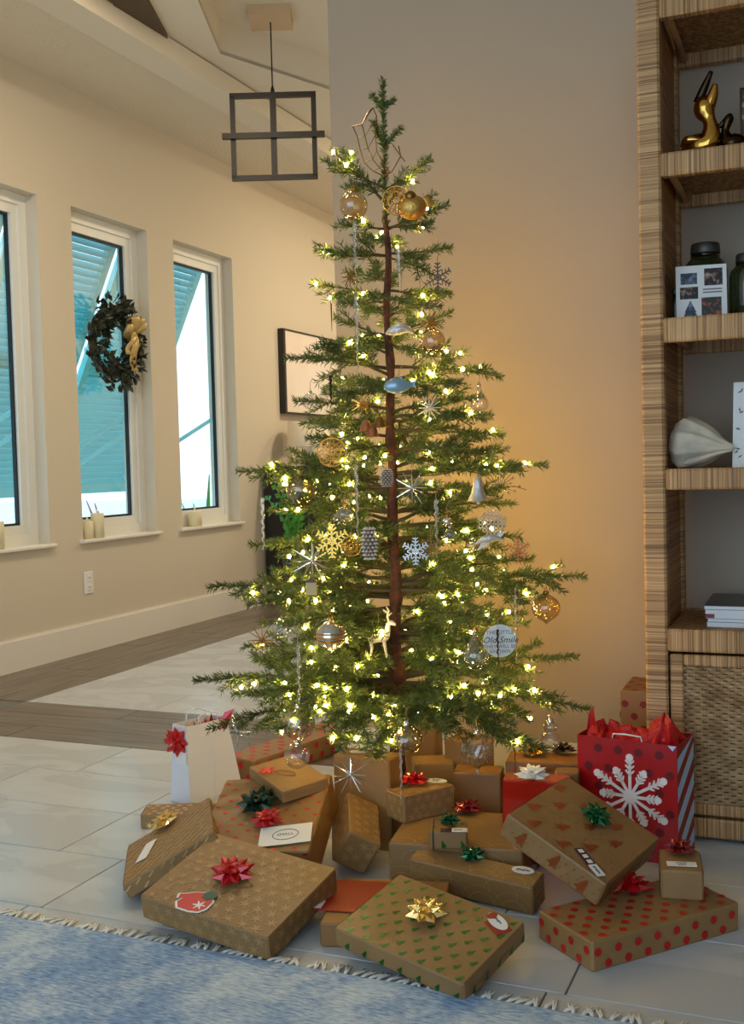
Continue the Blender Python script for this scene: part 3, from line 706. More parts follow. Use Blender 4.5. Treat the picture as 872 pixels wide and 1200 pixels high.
# magazines
ZS4 = 0.553; mp_ = at(829, 731, 1, 2.97)
for k, (c1, h, dx, lab) in enumerate((('mag_page', 0.012, 0.0, 'bottom magazine of the stack on the cabinet top'), ('mag_black', 0.010, 0.001, 'second magazine from the bottom of the stack on the cabinet'),
                                 ('mag_red', 0.013, -0.001, 'red-spined magazine in the middle of the stack on the cabinet'), ('mag_page', 0.010, -0.002, 'white-edged magazine just under the top one on the cabinet'), ('mag_black', 0.011, -0.003, 'top magazine with a dark glossy cover on the cabinet'))):
    z = ZS4-0.002+sum((0.012, 0.010, 0.013, 0.010)[:k])
    t = thing('magazine', lab, 'magazine', (mp_.x+dx*2, 2.955+dx, z), radians(-2+k*0.6), 'magazines on the bookcase')
    mb = MB(); mb.box((0.001, 0.001, 0.0012), (0.20, 0.269, h-0.0012)); mb.build('pages', MATS['mag_page'], t)
    for zz in (0, h-0.0012):
        mb = MB(); mb.box((0, 0, zz), (0.201, 0.27, zz+0.0012)); mb.build('cover', MATS[c1 if c1 != 'mag_red' else 'mag_page'], t)
    if c1 == 'mag_red':
        mb = MB(); mb.box((-0.0008, -0.0008, 0.001), (0.022, 0.02, h-0.001)); mb.build('spine_label', MATS['mag_red'], t)

# ------------------------------------------------------------------ rug
def rug_mat():
    m = bpy.data.materials.new('faded_blue_rug'); m.use_nodes = True; nt = m.node_tree; b = nt.nodes['Principled BSDF']
    tc = nt.nodes.new('ShaderNodeTexCoord'); n = nt.nodes.new('ShaderNodeTexNoise'); n.inputs['Scale'].default_value = 5.0; n.inputs['Detail'].default_value = 9; n.inputs['Roughness'].default_value = 0.75; n.inputs['Distortion'].default_value = 0.2
    nt.links.new(tc.outputs['Object'], n.inputs['Vector'])
    r = nt.nodes.new('ShaderNodeValToRGB'); e = r.color_ramp.elements; e[0].position = 0.42; e[0].color = (*srgb(132, 164, 206), 1); e[1].position = 0.60; e[1].color = (*srgb(194, 210, 226), 1)
    nt.links.new(n.outputs['Fac'], r.inputs['Fac'])
    mp = nt.nodes.new('ShaderNodeMapping'); mp.inputs['Scale'].default_value = (45, 170, 1); nt.links.new(tc.outputs['Object'], mp.inputs['Vector'])
    n2 = nt.nodes.new('ShaderNodeTexNoise'); n2.inputs['Scale'].default_value = 1.0; n2.inputs['Detail'].default_value = 2; nt.links.new(mp.outputs[0], n2.inputs['Vector'])
    mx = nt.nodes.new('ShaderNodeMix'); mx.data_type = 'RGBA'; mx.blend_type = 'OVERLAY'; mx.inputs['Factor'].default_value = 0.9
    nt.links.new(r.outputs['Color'], mx.inputs[6]); nt.links.new(n2.outputs['Fac'], mx.inputs[7]); nt.links.new(mx.outputs[2], b.inputs['Base Color'])
    bp = nt.nodes.new('ShaderNodeBump'); bp.inputs['Strength'].default_value = 0.7; bp.inputs['Distance'].default_value = 0.005; nt.links.new(n2.outputs['Fac'], bp.inputs['Height']); nt.links.new(bp.outputs['Normal'], b.inputs['Normal'])
    b.inputs['Roughness'].default_value = 0.95; MATS['rug'] = m
rug_mat(); mat('fringe', srgb(238, 238, 236), 0.9)
t = thing('area_rug', 'faded blue woven rug with a white fringe in the foreground', 'rug', (-1.1, 1.885, 0))
mb = MB(); mb.bevbox((-1.45, -2.2, 0), (1.2, 0, 0.009), 0.003); mb.build('rug_body', MATS['rug'], t)
fr = []
for v in range(6):
    mb = MB(); L = random.uniform(0.036, 0.056); sx = random.uniform(-0.022, 0.022)
    for s in (-1, 1):
        mb.tube([(0, -0.004, 0.006), (s*0.002+sx*0.3, L*0.35, 0.006), (s*0.003+sx*0.8, L*0.7, 0.004), (sx+s*0.004, L, 0.003)], [0.0028, 0.0026, 0.0022, 0.0014], 5)
    fr.append(mb.mesh('fringe_tassel', MATS['fringe'], True))
k = 0; x = -1.44
while x < 1.18:
    linked('fringe_tassel', fr[random.randrange(6)], t, (x, 0, 0), (0, 0, random.uniform(-0.25, 0.25))); x += 0.017+random.uniform(-0.002, 0.003); k += 1
# ------------------------------------------------------------------ gifts
def bow_mesh(name, R, m, n1=8, n2=7, n3=5):
    """star bow: pointed ribbon loops in three tiers, all folded out of one centre"""
    R *= 1.18; mb = MB(); c = mb.av((0, 0, R*0.06))
    for n, r, el, z0, wd, ph in ((n1, 1.0, 0.22, 0.10, 0.27, 0.0), (n2, 0.86, 0.62, 0.22, 0.25, 0.4), (n3, 0.62, 1.05, 0.34, 0.22, 0.2)):
        for k in range(n):
            a = 2*pi*k/n + ph + random.uniform(-0.1, 0.1); e = el + random.uniform(-0.07, 0.07); rr = R*r*random.uniform(0.92, 1.05)
            d = Vector((cos(a)*cos(e), sin(a)*cos(e), sin(e))); s = Vector((-sin(a), cos(a), 0)); u = d.cross(s)*-1
            if u.z < 0: u = -u
            b = Vector((0, 0, R*z0*0.5)); w_ = R*wd
            tip = mb.av(b+d*rr); lo1 = mb.av(b+d*rr*0.58+s*w_*0.9); lo2 = mb.av(b+d*rr*0.58-s*w_*0.9)
            hi1 = mb.av(b+d*rr*0.45+u*R*0.24+s*w_*0.62); hi2 = mb.av(b+d*rr*0.45+u*R*0.24-s*w_*0.62); top = mb.av(b+u*R*0.10+d*rr*0.06)
            mb.f += [[c, lo2, tip, lo1], [tip, hi2, hi1], [tip, lo1, hi1][::-1], [tip, hi2, lo2][::-1], [top, hi1, hi2], [c, top, hi1], [c, hi2, top]]
    return mb.mesh(name, m)

def snowflake2(r, w_=0.16):
    pts = []
    for k in range(6):
        a = k*pi/3
        for rr, da in ((r, -w_*0.5), (r, w_*0.5), (r*0.34, pi/6)): pts.append((rr*cos(a+da), rr*sin(a+da)))
    return pts
def circle2(r, n=10): return [(r*cos(2*pi*k/n), r*sin(2*pi*k/n)) for k in range(n)]
def tree2(h):
    return [(-0.06*h, -0.5*h), (0.06*h, -0.5*h), (0.06*h, -0.36*h), (0.36*h, -0.36*h), (0.16*h, -0.1*h), (0.27*h, -0.1*h), (0.10*h, 0.16*h), (0.18*h, 0.16*h), (0, 0.5*h), (-0.18*h, 0.16*h), (-0.10*h, 0.16*h), (-0.27*h, -0.1*h), (-0.16*h, -0.1*h), (-0.36*h, -0.36*h), (-0.06*h, -0.36*h)]
def dash2(l, w_): return [(-l/2, -w_/2), (l/2, -w_/2), (l/2+w_*0.4, 0), (l/2, w_/2), (-l/2, w_/2), (-l/2-w_*0.4, 0)]

class Gift:
    def __init__(g, label, pos, dims, rv=None, yaw=None, paper='kraft', name='gift_box', folds=True):
        """pos = centre of the box"""
        if rv is not None:
            v = Vector(rv); q = Quaternion(v.normalized(), v.length) if v.length > 1e-6 else Quaternion()
        else: q = Quaternion((0, 0, 1), yaw or 0)
        g.q = q; g.c = Vector(pos); g.w, g.d, g.h = dims
        base = g.c + q @ Vector((0, 0, -g.h/2))
        g.o = thing(name, label, 'gift', base, quat=q, group='wrapped gifts around the tree')
        w_, d, h = g.w/2, g.d/2, g.h
        mb = MB(); mb.bevbox((-w_, -d, 0), (w_, d, h), min(0.004, h*0.1)); g.body = mb.build('wrapped_body', MATS[paper], g.o)
        if folds:                                   # folded flaps at the two ends and the seam under the lid edge
            for s in (-1, 1):
                mb = MB(); x = s*(w_+0.0004); e = s*0.0012
                for pts in (((-d*0.96, h*0.96), (d*0.96, h*0.96), (0.0, h*0.40)), ((-d*0.96, h*0.04), (d*0.96, h*0.04), (0.0, h*0.62))):
                    mb.poly([(x, *pts[0]), (x, *pts[1]), (x+e, *pts[2])]); 
                mb.build('end_fold', MATS[paper], g.o, kind='stuff')
    def face(g, f):
        w_, d, h = g.w/2, g.d/2, g.h; e = 0.0009
        return {'top': (Vector((0, 0, h+e)), Vector((1, 0, 0)), Vector((0, 1, 0)), w_, d),
                'front': (Vector((0, -d-e, h/2)), Vector((1, 0, 0)), Vector((0, 0, 1)), w_, h/2),
                'back': (Vector((0, d+e, h/2)), Vector((-1, 0, 0)), Vector((0, 0, 1)), w_, h/2),
                'right': (Vector((w_+0.0022, 0, h/2)), Vector((0, 1, 0)), Vector((0, 0, 1)), d, h/2),
                'left': (Vector((-w_-0.0022, 0, h/2)), Vector((0, -1, 0)), Vector((0, 0, 1)), d, h/2)}[f]
    def prints(g, shape, sx, sy, m, faces=('top', 'front', 'right', 'left'), rot=0.0, jit=0.0, name='printed_pattern', rr=None, keep=1.0):
        mb = MB()
        for f in faces:
            o, U, V, hu, hv = g.face(f); ext = max(sqrt(x*x+y*y) for x, y in shape)*0.75
            j = 0; v = -hv+min(sy*0.5, hv)
            while v <= hv-ext*0.5:
                u = -hu+sx*(0.25 if j % 2 else 0.75)
                while u < hu:
                    uu, vv = u+random.uniform(-jit, jit), v+random.uniform(-jit, jit)
                    if abs(uu) < hu-ext and abs(vv) < max(hv-ext, 0.0001) and random.random() < keep:
                        a = rot + (random.uniform(-rr, rr) if rr else 0)
                        mb.poly([o+U*(uu+x*cos(a)-y*sin(a))+V*(vv+x*sin(a)+y*cos(a)) for x, y in shape])
                    u += sx
                v += sy; j += 1
        if mb.f: mb.build(name, MATS[m], g.body, kind='stuff')
    def hit(g, px, py):
        n = g.q @ Vector((0, 0, 1)); p0 = g.c + n*(g.h/2); d = ray(px, py); k = (p0-CAMLOC).dot(n)/d.dot(n)
        p = CAMLOC+d*k; l = g.q.inverted() @ (p-g.c); return l.x, l.y
    def bow(g, px, py, R, m, face='top'):
        if face == 'top':
            x, y = g.hit(px, py); x = max(-g.w/2+R*0.3, min(g.w/2-R*0.3, x)); y = max(-g.d/2+R*0.3, min(g.d/2-R*0.3, y))
            o = linked('bow', bow_mesh('bow', R, MATS[m]), g.o, (x, y, g.h+0.001), (0, 0, random.random()*3))
        return o
    def tagcard(g, px, py, pts, m='card_white', rot=0.0, z=0.0022, txt=None, ts=0.01, tm='ink', name='gift_tag', th=0.0012, lab=None, shear=0):
        x, y = g.hit(px, py)
        mb = MB(); mb.prism(pts, 0, th); o = mb.build(name, MATS[m], g.o); o.location = (x, y, g.h+z); o.rotation_euler = (0, 0, rot)
        if lab: o['label'] = lab
        if txt:
            for k, (s, dy) in enumerate(txt): linked('lettering', text_mesh(s, ts, MATS[tm], shear), o, (0, dy, th+0.0004))
        return o
def rect2(a, b): return [(-a/2, -b/2), (a/2, -b/2), (a/2, b/2), (-a/2, b/2)]
def oval2(a, b, n=24): return [(a/2*cos(2*pi*k/n), b/2*sin(2*pi*k/n)) for k in range(n)]

# front row
A = Gift('large flat kraft gift with a red bow and mitten tag beside the rug', (-1.189, 2.038, 0.070), (0.337, 0.267, 0.057), rv=(0.216, 0.075, -0.131))
A.prints(snowflake2(0.013), 0.034, 0.028, 'snow_print', jit=0.004, rr=1)
A.bow(273, 1028, 0.047, 'bow_red')
mt = [(-0.040, -0.012), (-0.030, -0.030), (0.0, -0.036), (0.022, -0.034), (0.034, -0.020), (0.038, 0.004), (0.026, 0.022), (0.006, 0.030), (-0.016, 0.026), (-0.032, 0.018), (-0.046, 0.014), (-0.044, 0.0), (-0.032, 0.002)]
o = A.tagcard(230, 1057, [(x*1.08, y*1.08) for x, y in mt], 'card_white', 0.2)
mb = MB(); mb.prism([(x*0.96, y*0.96) for x, y in mt], 0.0012, 0.0020); mb.build('red_print', MATS['mitten_red'], o)
mb = MB(); mb.prism([(0.008, 0.012), (0.020, 0.006), (0.034, 0.010), (0.040, 0.024), (0.030, 0.036), (0.016, 0.034), (0.006, 0.026)], 0.0020, 0.0030); mb.build('holly_print', MATS['leaf_green'], o)
mb = MB(); mb.prism([(x*0.8+0.014, y*0.8-0.014) for x, y in snowflake2(0.018)], 0.0020, 0.0026); mb.build('snowflake_print', MATS['card_white'], o)

Bg = Gift('flat kraft gift printed with green trees, topped by a gold bow', (-0.738, 2.006, 0.057), (0.312, 0.221, 0.042), rv=(0.207, 0.069, -0.283))
Bg.prints(tree2(0.020), 0.044, 0.024, 'green_foil', rot=-0.5)
Bg.bow(499, 1074, 0.040, 'bow_gold')
o = Bg.tagcard(583, 1081, oval2(0.062, 0.030), 'card_white', -0.45, txt=(('~~~', 0.002), ), ts=0.012)
mb = MB(); mb.prism(rect2(0.050, 0.034), -0.0008, 0.0); c_ = mb.build('tag_backing', MATS['card_red'], o); c_.location = (0.012, -0.006, 0)
mb = MB(); mb.prism([(x*0.45-0.020, y*0.8) for x, y in oval2(0.04, 0.030)], 0.0012, 0.0018); mb.build('red_print', MATS['card_red'], o)

G13 = Gift('kraft gift carrying a plain red envelope, tucked behind the green-tree gift', (-0.883, 2.142, 0.0255), (0.25, 0.25, 0.051), yaw=radians(13.3), paper='kraft_dark')
o = G13.tagcard(425, 1052, rect2(0.205, 0.17), 'card_red', -0.05, name='red_envelope')
mb = MB(); mb.prism(rect2(0.022, 0.040), 0.0012, 0.002); c_ = mb.build('name_sticker', MATS['card_white'], o); c_.location = (-0.085, -0.056, 0)

D = Gift('flat kraft gift with red dots lying under the tilted gift', (-0.366, 2.270, 0.030), (0.18, 0.386, 0.060), yaw=radians(-40.7), folds=False)
D.prints(circle2(0.0088, 12), 0.050, 0.026, 'red_foil')
D.bow(737, 1044, 0.045, 'bow_red')

G16 = Gift('long kraft gift with beaded lines, a green bow and an oval tag', (-0.744, 2.339, 0.046), (0.308, 0.071, 0.068), rv=(0.173, 0.034, -0.146))
def beads(g, faces, arcs, n=18):
    mb = MB()
    for f in faces:
        o_, U, V, hu, hv = g.face(f)
        for cu, cv, r in arcs:
            for k in range(n):
                a = pi*k/(n-1)-0.2; u, v = cu*hu+r*cos(a), cv*hv+r*sin(a)*0.8
                if abs(u) < hu-0.002 and abs(v) < hv-0.002:
                    mb.poly([o_+U*(u+x)+V*(v+y) for x, y in circle2(0.0011, 5)])
    if mb.f: mb.build('printed_pattern', MATS['bead_print'], g.body, kind='stuff')
ARC = [(-0.8, -0.9, 0.05), (-0.3, -0.8, 0.045), (0.2, -0.9, 0.05), (0.7, -0.8, 0.045), (-0.55, 0.1, 0.04), (0.0, 0.2, 0.05), (0.5, 0.1, 0.04), (-0.8, -0.9, 0.03), (0.2, -0.9, 0.03), (0.7, -0.9, 0.028)]
beads(G16, ('top', 'front', 'right'), ARC, 22)
G16.bow(558, 1001, 0.028, 'bow_green'); G16.tagcard(613, 1021, oval2(0.052, 0.030), 'card_white', 0.1, txt=(('~~~', 0.0),), ts=0.016, shear=0.3)

# the big box behind and what stands on it
L15 = at(455, 987, 2, 0.10); y15 = radians(8); cx = Vector((cos(y15), sin(y15), 0)); cy = Vector((-sin(y15), cos(y15), 0))
c15 = L15 + cx*0.16 + cy*0.13; c15.z = 0.05
G15 = Gift('wide kraft gift in the middle of the pile carrying two smaller gifts', c15, (0.32, 0.26, 0.10), yaw=y15)
beads(G15, ('top', 'front'), ARC, 24)
o = G15.bow(551, 947, 0.038, 'bow_darkred')
G14 = Gift('small snowflake-paper gift with a bright red bow and oval tag', (-0.965, 2.579, 0.1345), (0.081, 0.162, 0.069), yaw=radians(-33.7))
G14.prints(snowflake2(0.012), 0.026, 0.022, 'snow_print', jit=0.004, rr=1)
G14.bow(482, 918, 0.036, 'bow_red'); o = G14.tagcard(511, 916, oval2(0.060, 0.036), 'card_white', 0.6, txt=(('~~~', 0.006), ('~~', -0.006)), ts=0.011, shear=0.3)
G17 = Gift('tiny green-tree gift with a green bow, tied with cord', (-0.828, 2.395, 0.121), (0.090, 0.085, 0.042), yaw=radians(18))
G17.prints(tree2(0.020), 0.045, 0.024, 'green_foil', rot=0.3)
G17.bow(527, 965, 0.026, 'bow_green'); o = G17.tagcard(537, 974, rect2(0.042, 0.024), 'card_white', 0.0, txt=(('~~~', 0.0),), ts=0.010)
mb = MB(); mb.prism([(x-0.028, y) for x, y in rect2(0.026, 0.026)], 0.0, 0.0012); mb.build('patterned_tab', MATS['ink_purple'], o)
mb = MB(); hw, hd = G17.w/2+0.0015, G17.d/2+0.0015
mb.tube([(-hw+0.012, -hd, 0), (-hw+0.012, -hd, G17.h+0.0015), (-hw+0.012, hd, G17.h+0.0015), (-hw+0.012, hd, 0)], 0.0013, 5); mb.build('cord', MATS['ink'], G17.o)

# the tilted gift with copper trees
G4 = Gift('tilted kraft gift with copper trees leaning against the red gift bag', (-0.509, 2.373, 0.158), (0.254, 0.275, 0.059), rv=(0.123, 0.432, -0.25))
G4.prints(tree2(0.042), 0.075, 0.060, 'copper_foil', rot=-0.35, jit=0.006, name='printed_trees')
G4.prints(dash2(0.007, 0.0022), 0.021, 0.017, 'copper_foil', rot=1.2, jit=0.002, keep=0.75)
G4.prints(tree2(0.026), 0.075, 0.120, 'green_foil', faces=('top',), rot=-0.35, jit=0.012, name='printed_trees', keep=0.35)
G4.bow(697, 960, 0.036, 'bow_green')
o = G4.tagcard(699, 1021, rect2(0.034, 0.022), 'card_white', -0.42, txt=(('~~~', 0.0),), ts=0.012)
mb = MB(); mb.prism([(x-0.042, y) for x, y in rect2(0.05, 0.022)], 0, 0.0012); c_ = mb.build('patterned_tab', MATS['ink_purple'], o)
for k in range(3):
    mb = MB(); mb.prism([(x-0.058+0.016*k, y) for x, y in rect2(0.010, 0.013)], 0.0012, 0.0016); mb.build('tab_letter', MATS['bow_white'], o)
G21 = Gift('small kraft gift with a dark red bow standing on the red-dot gift', (-0.295, 2.393, 0.0915), (0.088, 0.127, 0.063), yaw=radians(9.5))
G21.bow(797, 1000, 0.034, 'bow_darkred'); G21.tagcard(799, 1014, rect2(0.062, 0.026), 'card_white', 0.05, txt=(('~~~~', 0.005), ('~~~', -0.005)), ts=0.009)

# left side
G7 = Gift('thin kraft gift with gold print and gold bow propped beside the white bag', (-1.491, 2.232, 0.077), (0.239, 0.316, 0.035), rv=(0.096, -0.473, 0.579))
G7.prints(dash2(0.016, 0.004), 0.03, 0.017, 'gold_foil', rot=0.5, jit=0.004)
G7.bow(196, 967, 0.040, 'bow_gold'); G7.tagcard(172, 998, rect2(0.030, 0.11), 'card_white', -0.25, txt=None)
o = G7.o.children[-1]; me = text_mesh('~~~~~~', 0.022, MATS['ink_grey'], 0.3); linked('lettering', me, o, (0, 0, 0.0016), (0, 0, pi/2))
G8 = Gift('kraft gift with red dots carrying a white card, green bow and red bow', (-1.275, 2.331, 0.104), (0.284, 0.323, 0.10), rv=(0.289, -0.043, 0.24), folds=False)
G8.prints(dash2(0.008, 0.007), 0.052, 0.026, 'red_foil')
G8.bow(304, 945, 0.050, 'bow_darkgreen'); G8.bow(314, 964, 0.036, 'bow_red')
o = G8.tagcard(335, 980, rect2(0.125, 0.075), 'card_white', 0.12, name='white_card', z=0.004)
mb = MB(); mb.tube([(0.031*cos(2*pi*k/28), 0.020*sin(2*pi*k/28), 0.0014) for k in range(28)], 0.0009, 4, closed=True); mb.build('stamp_ring', MATS['ink'], o)
linked('lettering', text_mesh('SMALL', 0.014, MATS['ink']), o, (0, 0, 0.0018), (0, 0, 0))
G9 = Gift('small kraft gift with a twine loop and red tag on the dotted gift', (-1.276, 2.448, 0.203), (0.203, 0.129, 0.029), rv=(0.137, 0.042, -0.648), paper='kraft')
o = G9.tagcard(313, 904, snowflake2(0.022, 0.5), 'mitten_red', 0.0)
mb = MB(); mb.tube([(0.030*cos(2*pi*k/24)*(1+0.1*sin(5*k)), 0.012*sin(2*pi*k/24), 0.003) for k in range(24)], 0.0016, 5, closed=True); c_ = mb.build('twine_loop', MATS['twine'], G9.o); x, y = G9.hit(335, 907); c_.location = (x, y, G9.h); c_.rotation_euler = (0, 0, 0.5)
G11 = Gift('snowflake-paper gift tipped on its edge between the dotted gift and pile', (-1.087, 2.438, 0.085), (0.092, 0.178, 0.087), rv=(3.049, -6.512, 1.668))
G11.prints(snowflake2(0.013), 0.030, 0.026, 'snow_print', jit=0.004, rr=1, faces=('top', 'front', 'right', 'left', 'back'))
p10 = at(262, 913, 2, 0.0); dirv = Vector((-1.666+1.797, 3.575-3.001, 0)).normalized(); side = Vector((dirv.y, -dirv.x, 0))
L10 = 0.60; c10 = Vector((-1.797, 3.0, 0)) + dirv*(L10/2) + side*0.065
G10 = Gift('long kraft gift with red dots on the floor behind the white bag', (c10.x, c10.y, 0.037), (0.13, L10, 0.074), yaw=math.atan2(dirv.y, dirv.x)-pi/2, folds=False)
G10.prints(circle2(0.011, 12), 0.06, 0.036, 'red_foil')
G10.bow(330, 852, 0.035, 'bow_red')
p6 = at(200, 955, 2, 0.0)
G6 = Gift('gold-printed kraft gift lying flat at the foot of the white gift bag', (-1.70, 2.585, 0.019), (0.20, 0.10, 0.038), yaw=radians(24))
G6.prints(snowflake2(0.010), 0.03, 0.022, 'gold_foil', jit=0.004, rr=1)

# back of the pile, tucked round the trunk: (label, pixel of the front-top-left corner, depth, width, depth, yaw)
def back_gift(label, px, py, dep, w_, d, yaw, paper='kraft'):
    p = atd(px, py, dep); yw = radians(yaw); c = p + Vector((cos(yw), sin(yw), 0))*(w_/2) + Vector((-sin(yw), cos(yw), 0))*(d/2)
    return Gift(label, (c.x, c.y, p.z/2), (w_, d, p.z), yaw=yw, paper=paper)
b1 = back_gift('plain kraft gift behind the silver starburst, with a cream oval tag', 390, 884, 2.86, 0.165, 0.08, -4)
b1.tagcard(420, 882, oval2(0.05, 0.026), 'card_white', 0.3)
b2 = back_gift('tall kraft gift with its corner towards the red bow, beside the trunk', 486, 896, 2.97, 0.11, 0.09, 26)
b3 = back_gift('dark kraft gift behind the diamond-cut glass ornament', 530, 905, 2.90, 0.13, 0.08, 10, 'kraft_dark')
b4 = back_gift('kraft gift printed with dark dashes under a dark gold bow', 592, 892, 2.86, 0.23, 0.11, 8, 'kraft_dark')
b4.prints(dash2(0.012, 0.004), 0.03, 0.018, 'copper_foil', jit=0.003); mat('bow_oldgold', srgb(176, 128, 44), 0.25, 0.8); b4.bow(625, 885, 0.040, 'bow_oldgold'); b4.bow(664, 869, 0.034, 'bow_black')
b5 = back_gift('tall plain kraft gift standing against the skirting board', 474, 838, 3.14, 0.09, 0.08, 2)
b6 = back_gift('plain kraft gift resting by the skirting behind the pile', 520, 866, 3.02, 0.11, 0.09, -14)
b7 = back_gift('kraft gift behind the white bow with a red ribbon bow', 650, 905, 2.74, 0.06, 0.05, 10, 'kraft_dark')
p = at(726, 809, 1, 3.0); G23 = Gift('tall brown dotted gift standing against the bookcase end', (p.x+0.043, 3.10, p.z/2), (0.082, 0.20, p.z), yaw=0, paper='kraft_dark', folds=False)
G23.prints(circle2(0.010, 12), 0.05, 0.034, 'red_dot_dark')
# glossy red gift with the white bow
p = atd(582, 916, 2.68); G18 = Gift('glossy orange-red gift topped with a big white bow', (p.x+0.085, p.y+0.045+0.02, p.z/2), (0.165, 0.07, p.z), yaw=radians(8), paper='orange_red', folds=True)
G18.bow(620, 924, 0.042, 'bow_white')

# white gift bag
def white_bag():
    a, b, c = Vector((-1.833, 2.739, 0)), Vector((-1.737, 2.702, 0)), Vector((-1.757, 2.928, 0))
    f = (a-b).normalized(); g = Vector((-f.y, f.x, 0)); g = g if g.y > 0 else -g
    t = thing('white_gift_bag', 'white paper gift bag with a red bow on its narrow side', 'gift bag', b+Vector((-0.005, 0.01, 0.001)), math.atan2(f.y, f.x)-pi)
    # local: -x towards a (narrow side runs along -x), y along the broad side
    W_, Dp, H = 0.10, 0.20, 0.235
    x0 = 0.0; s = -1
    def ring(z, k): ins = 0.010*k; return [(-W_+ins, ins*0.3, z), (0-ins, ins*0.3, z), (0-ins, Dp-ins*2.6, z), (-W_+ins, Dp-ins*2.6, z)]
    mb = MB(); r0_, r1_ = [mb.av(p) for p in ring(0, 0)], [mb.av(p) for p in ring(H, 1.6)]
    i0, i1 = [mb.av((p[0]*0.985-0.0008, p[1]*0.985+0.0015, 0.002)) for p in ring(0, 0)], [mb.av((p[0]*0.97-0.0012, p[1]*0.97+0.003, H)) for p in ring(H, 1.6)]
    mb.f.append(r0_[::-1]); mb.f.append(i0)
    for k in range(4):
        n = (k+1) % 4; mb.f += [[r0_[k], r0_[n], r1_[n], r1_[k]], [i0[n], i0[k], i1[k], i1[n]], [r1_[k], r1_[n], i1[n], i1[k]]]
    mb.build('bag_body', MATS['bag_white'], t)
    mb = MB(); mb.box((0.0002, 0.092, 0.004), (0.0009, 0.0935, H*0.97)); mb.build('crease', MATS['bag_white'], t)
    for x in (-0.02, -W_+0.02):
        mb = MB(); mb.tube([(x, 0.05, H-0.02), (x, 0.055, H+0.02), (x-0.004, 0.09, H+0.032), (x, 0.125, H+0.02), (x, 0.13, H-0.02)], 0.0022, 5); mb.build('handle', MATS['bag_white'], t, True)
    o = linked('bow', bow_mesh('bow', 0.042, MATS['bow_red']), t, (-0.052, 0.002, H*0.80), (radians(90), 0, 0.3))
    mb = MB(); mb.box((-0.066, -0.002, H*0.52), (-0.012, 0.0005, H*0.68)); mb.build('gift_tag', MATS['card_white'], t)
    mb = MB(); 
    for k in range(14):
        u, v = random.uniform(-W_+0.02, -0.02), random.uniform(0.04, Dp-0.06); mb.poly([(u, v, H-0.03), (u+0.02, v+0.01, H-0.03), (u+random.uniform(-.01, .02), v+random.uniform(-.01, .02), H+random.uniform(0.0, 0.012))])
    mb.poly([(-0.02, Dp-0.07, H-0.02), (0.0, Dp-0.05, H-0.02), (0.012, Dp-0.035, H+0.03), (-0.01, Dp-0.055, H+0.02)])
    mb.build('tissue', MATS['bow_red'], t, kind='stuff')
white_bag()

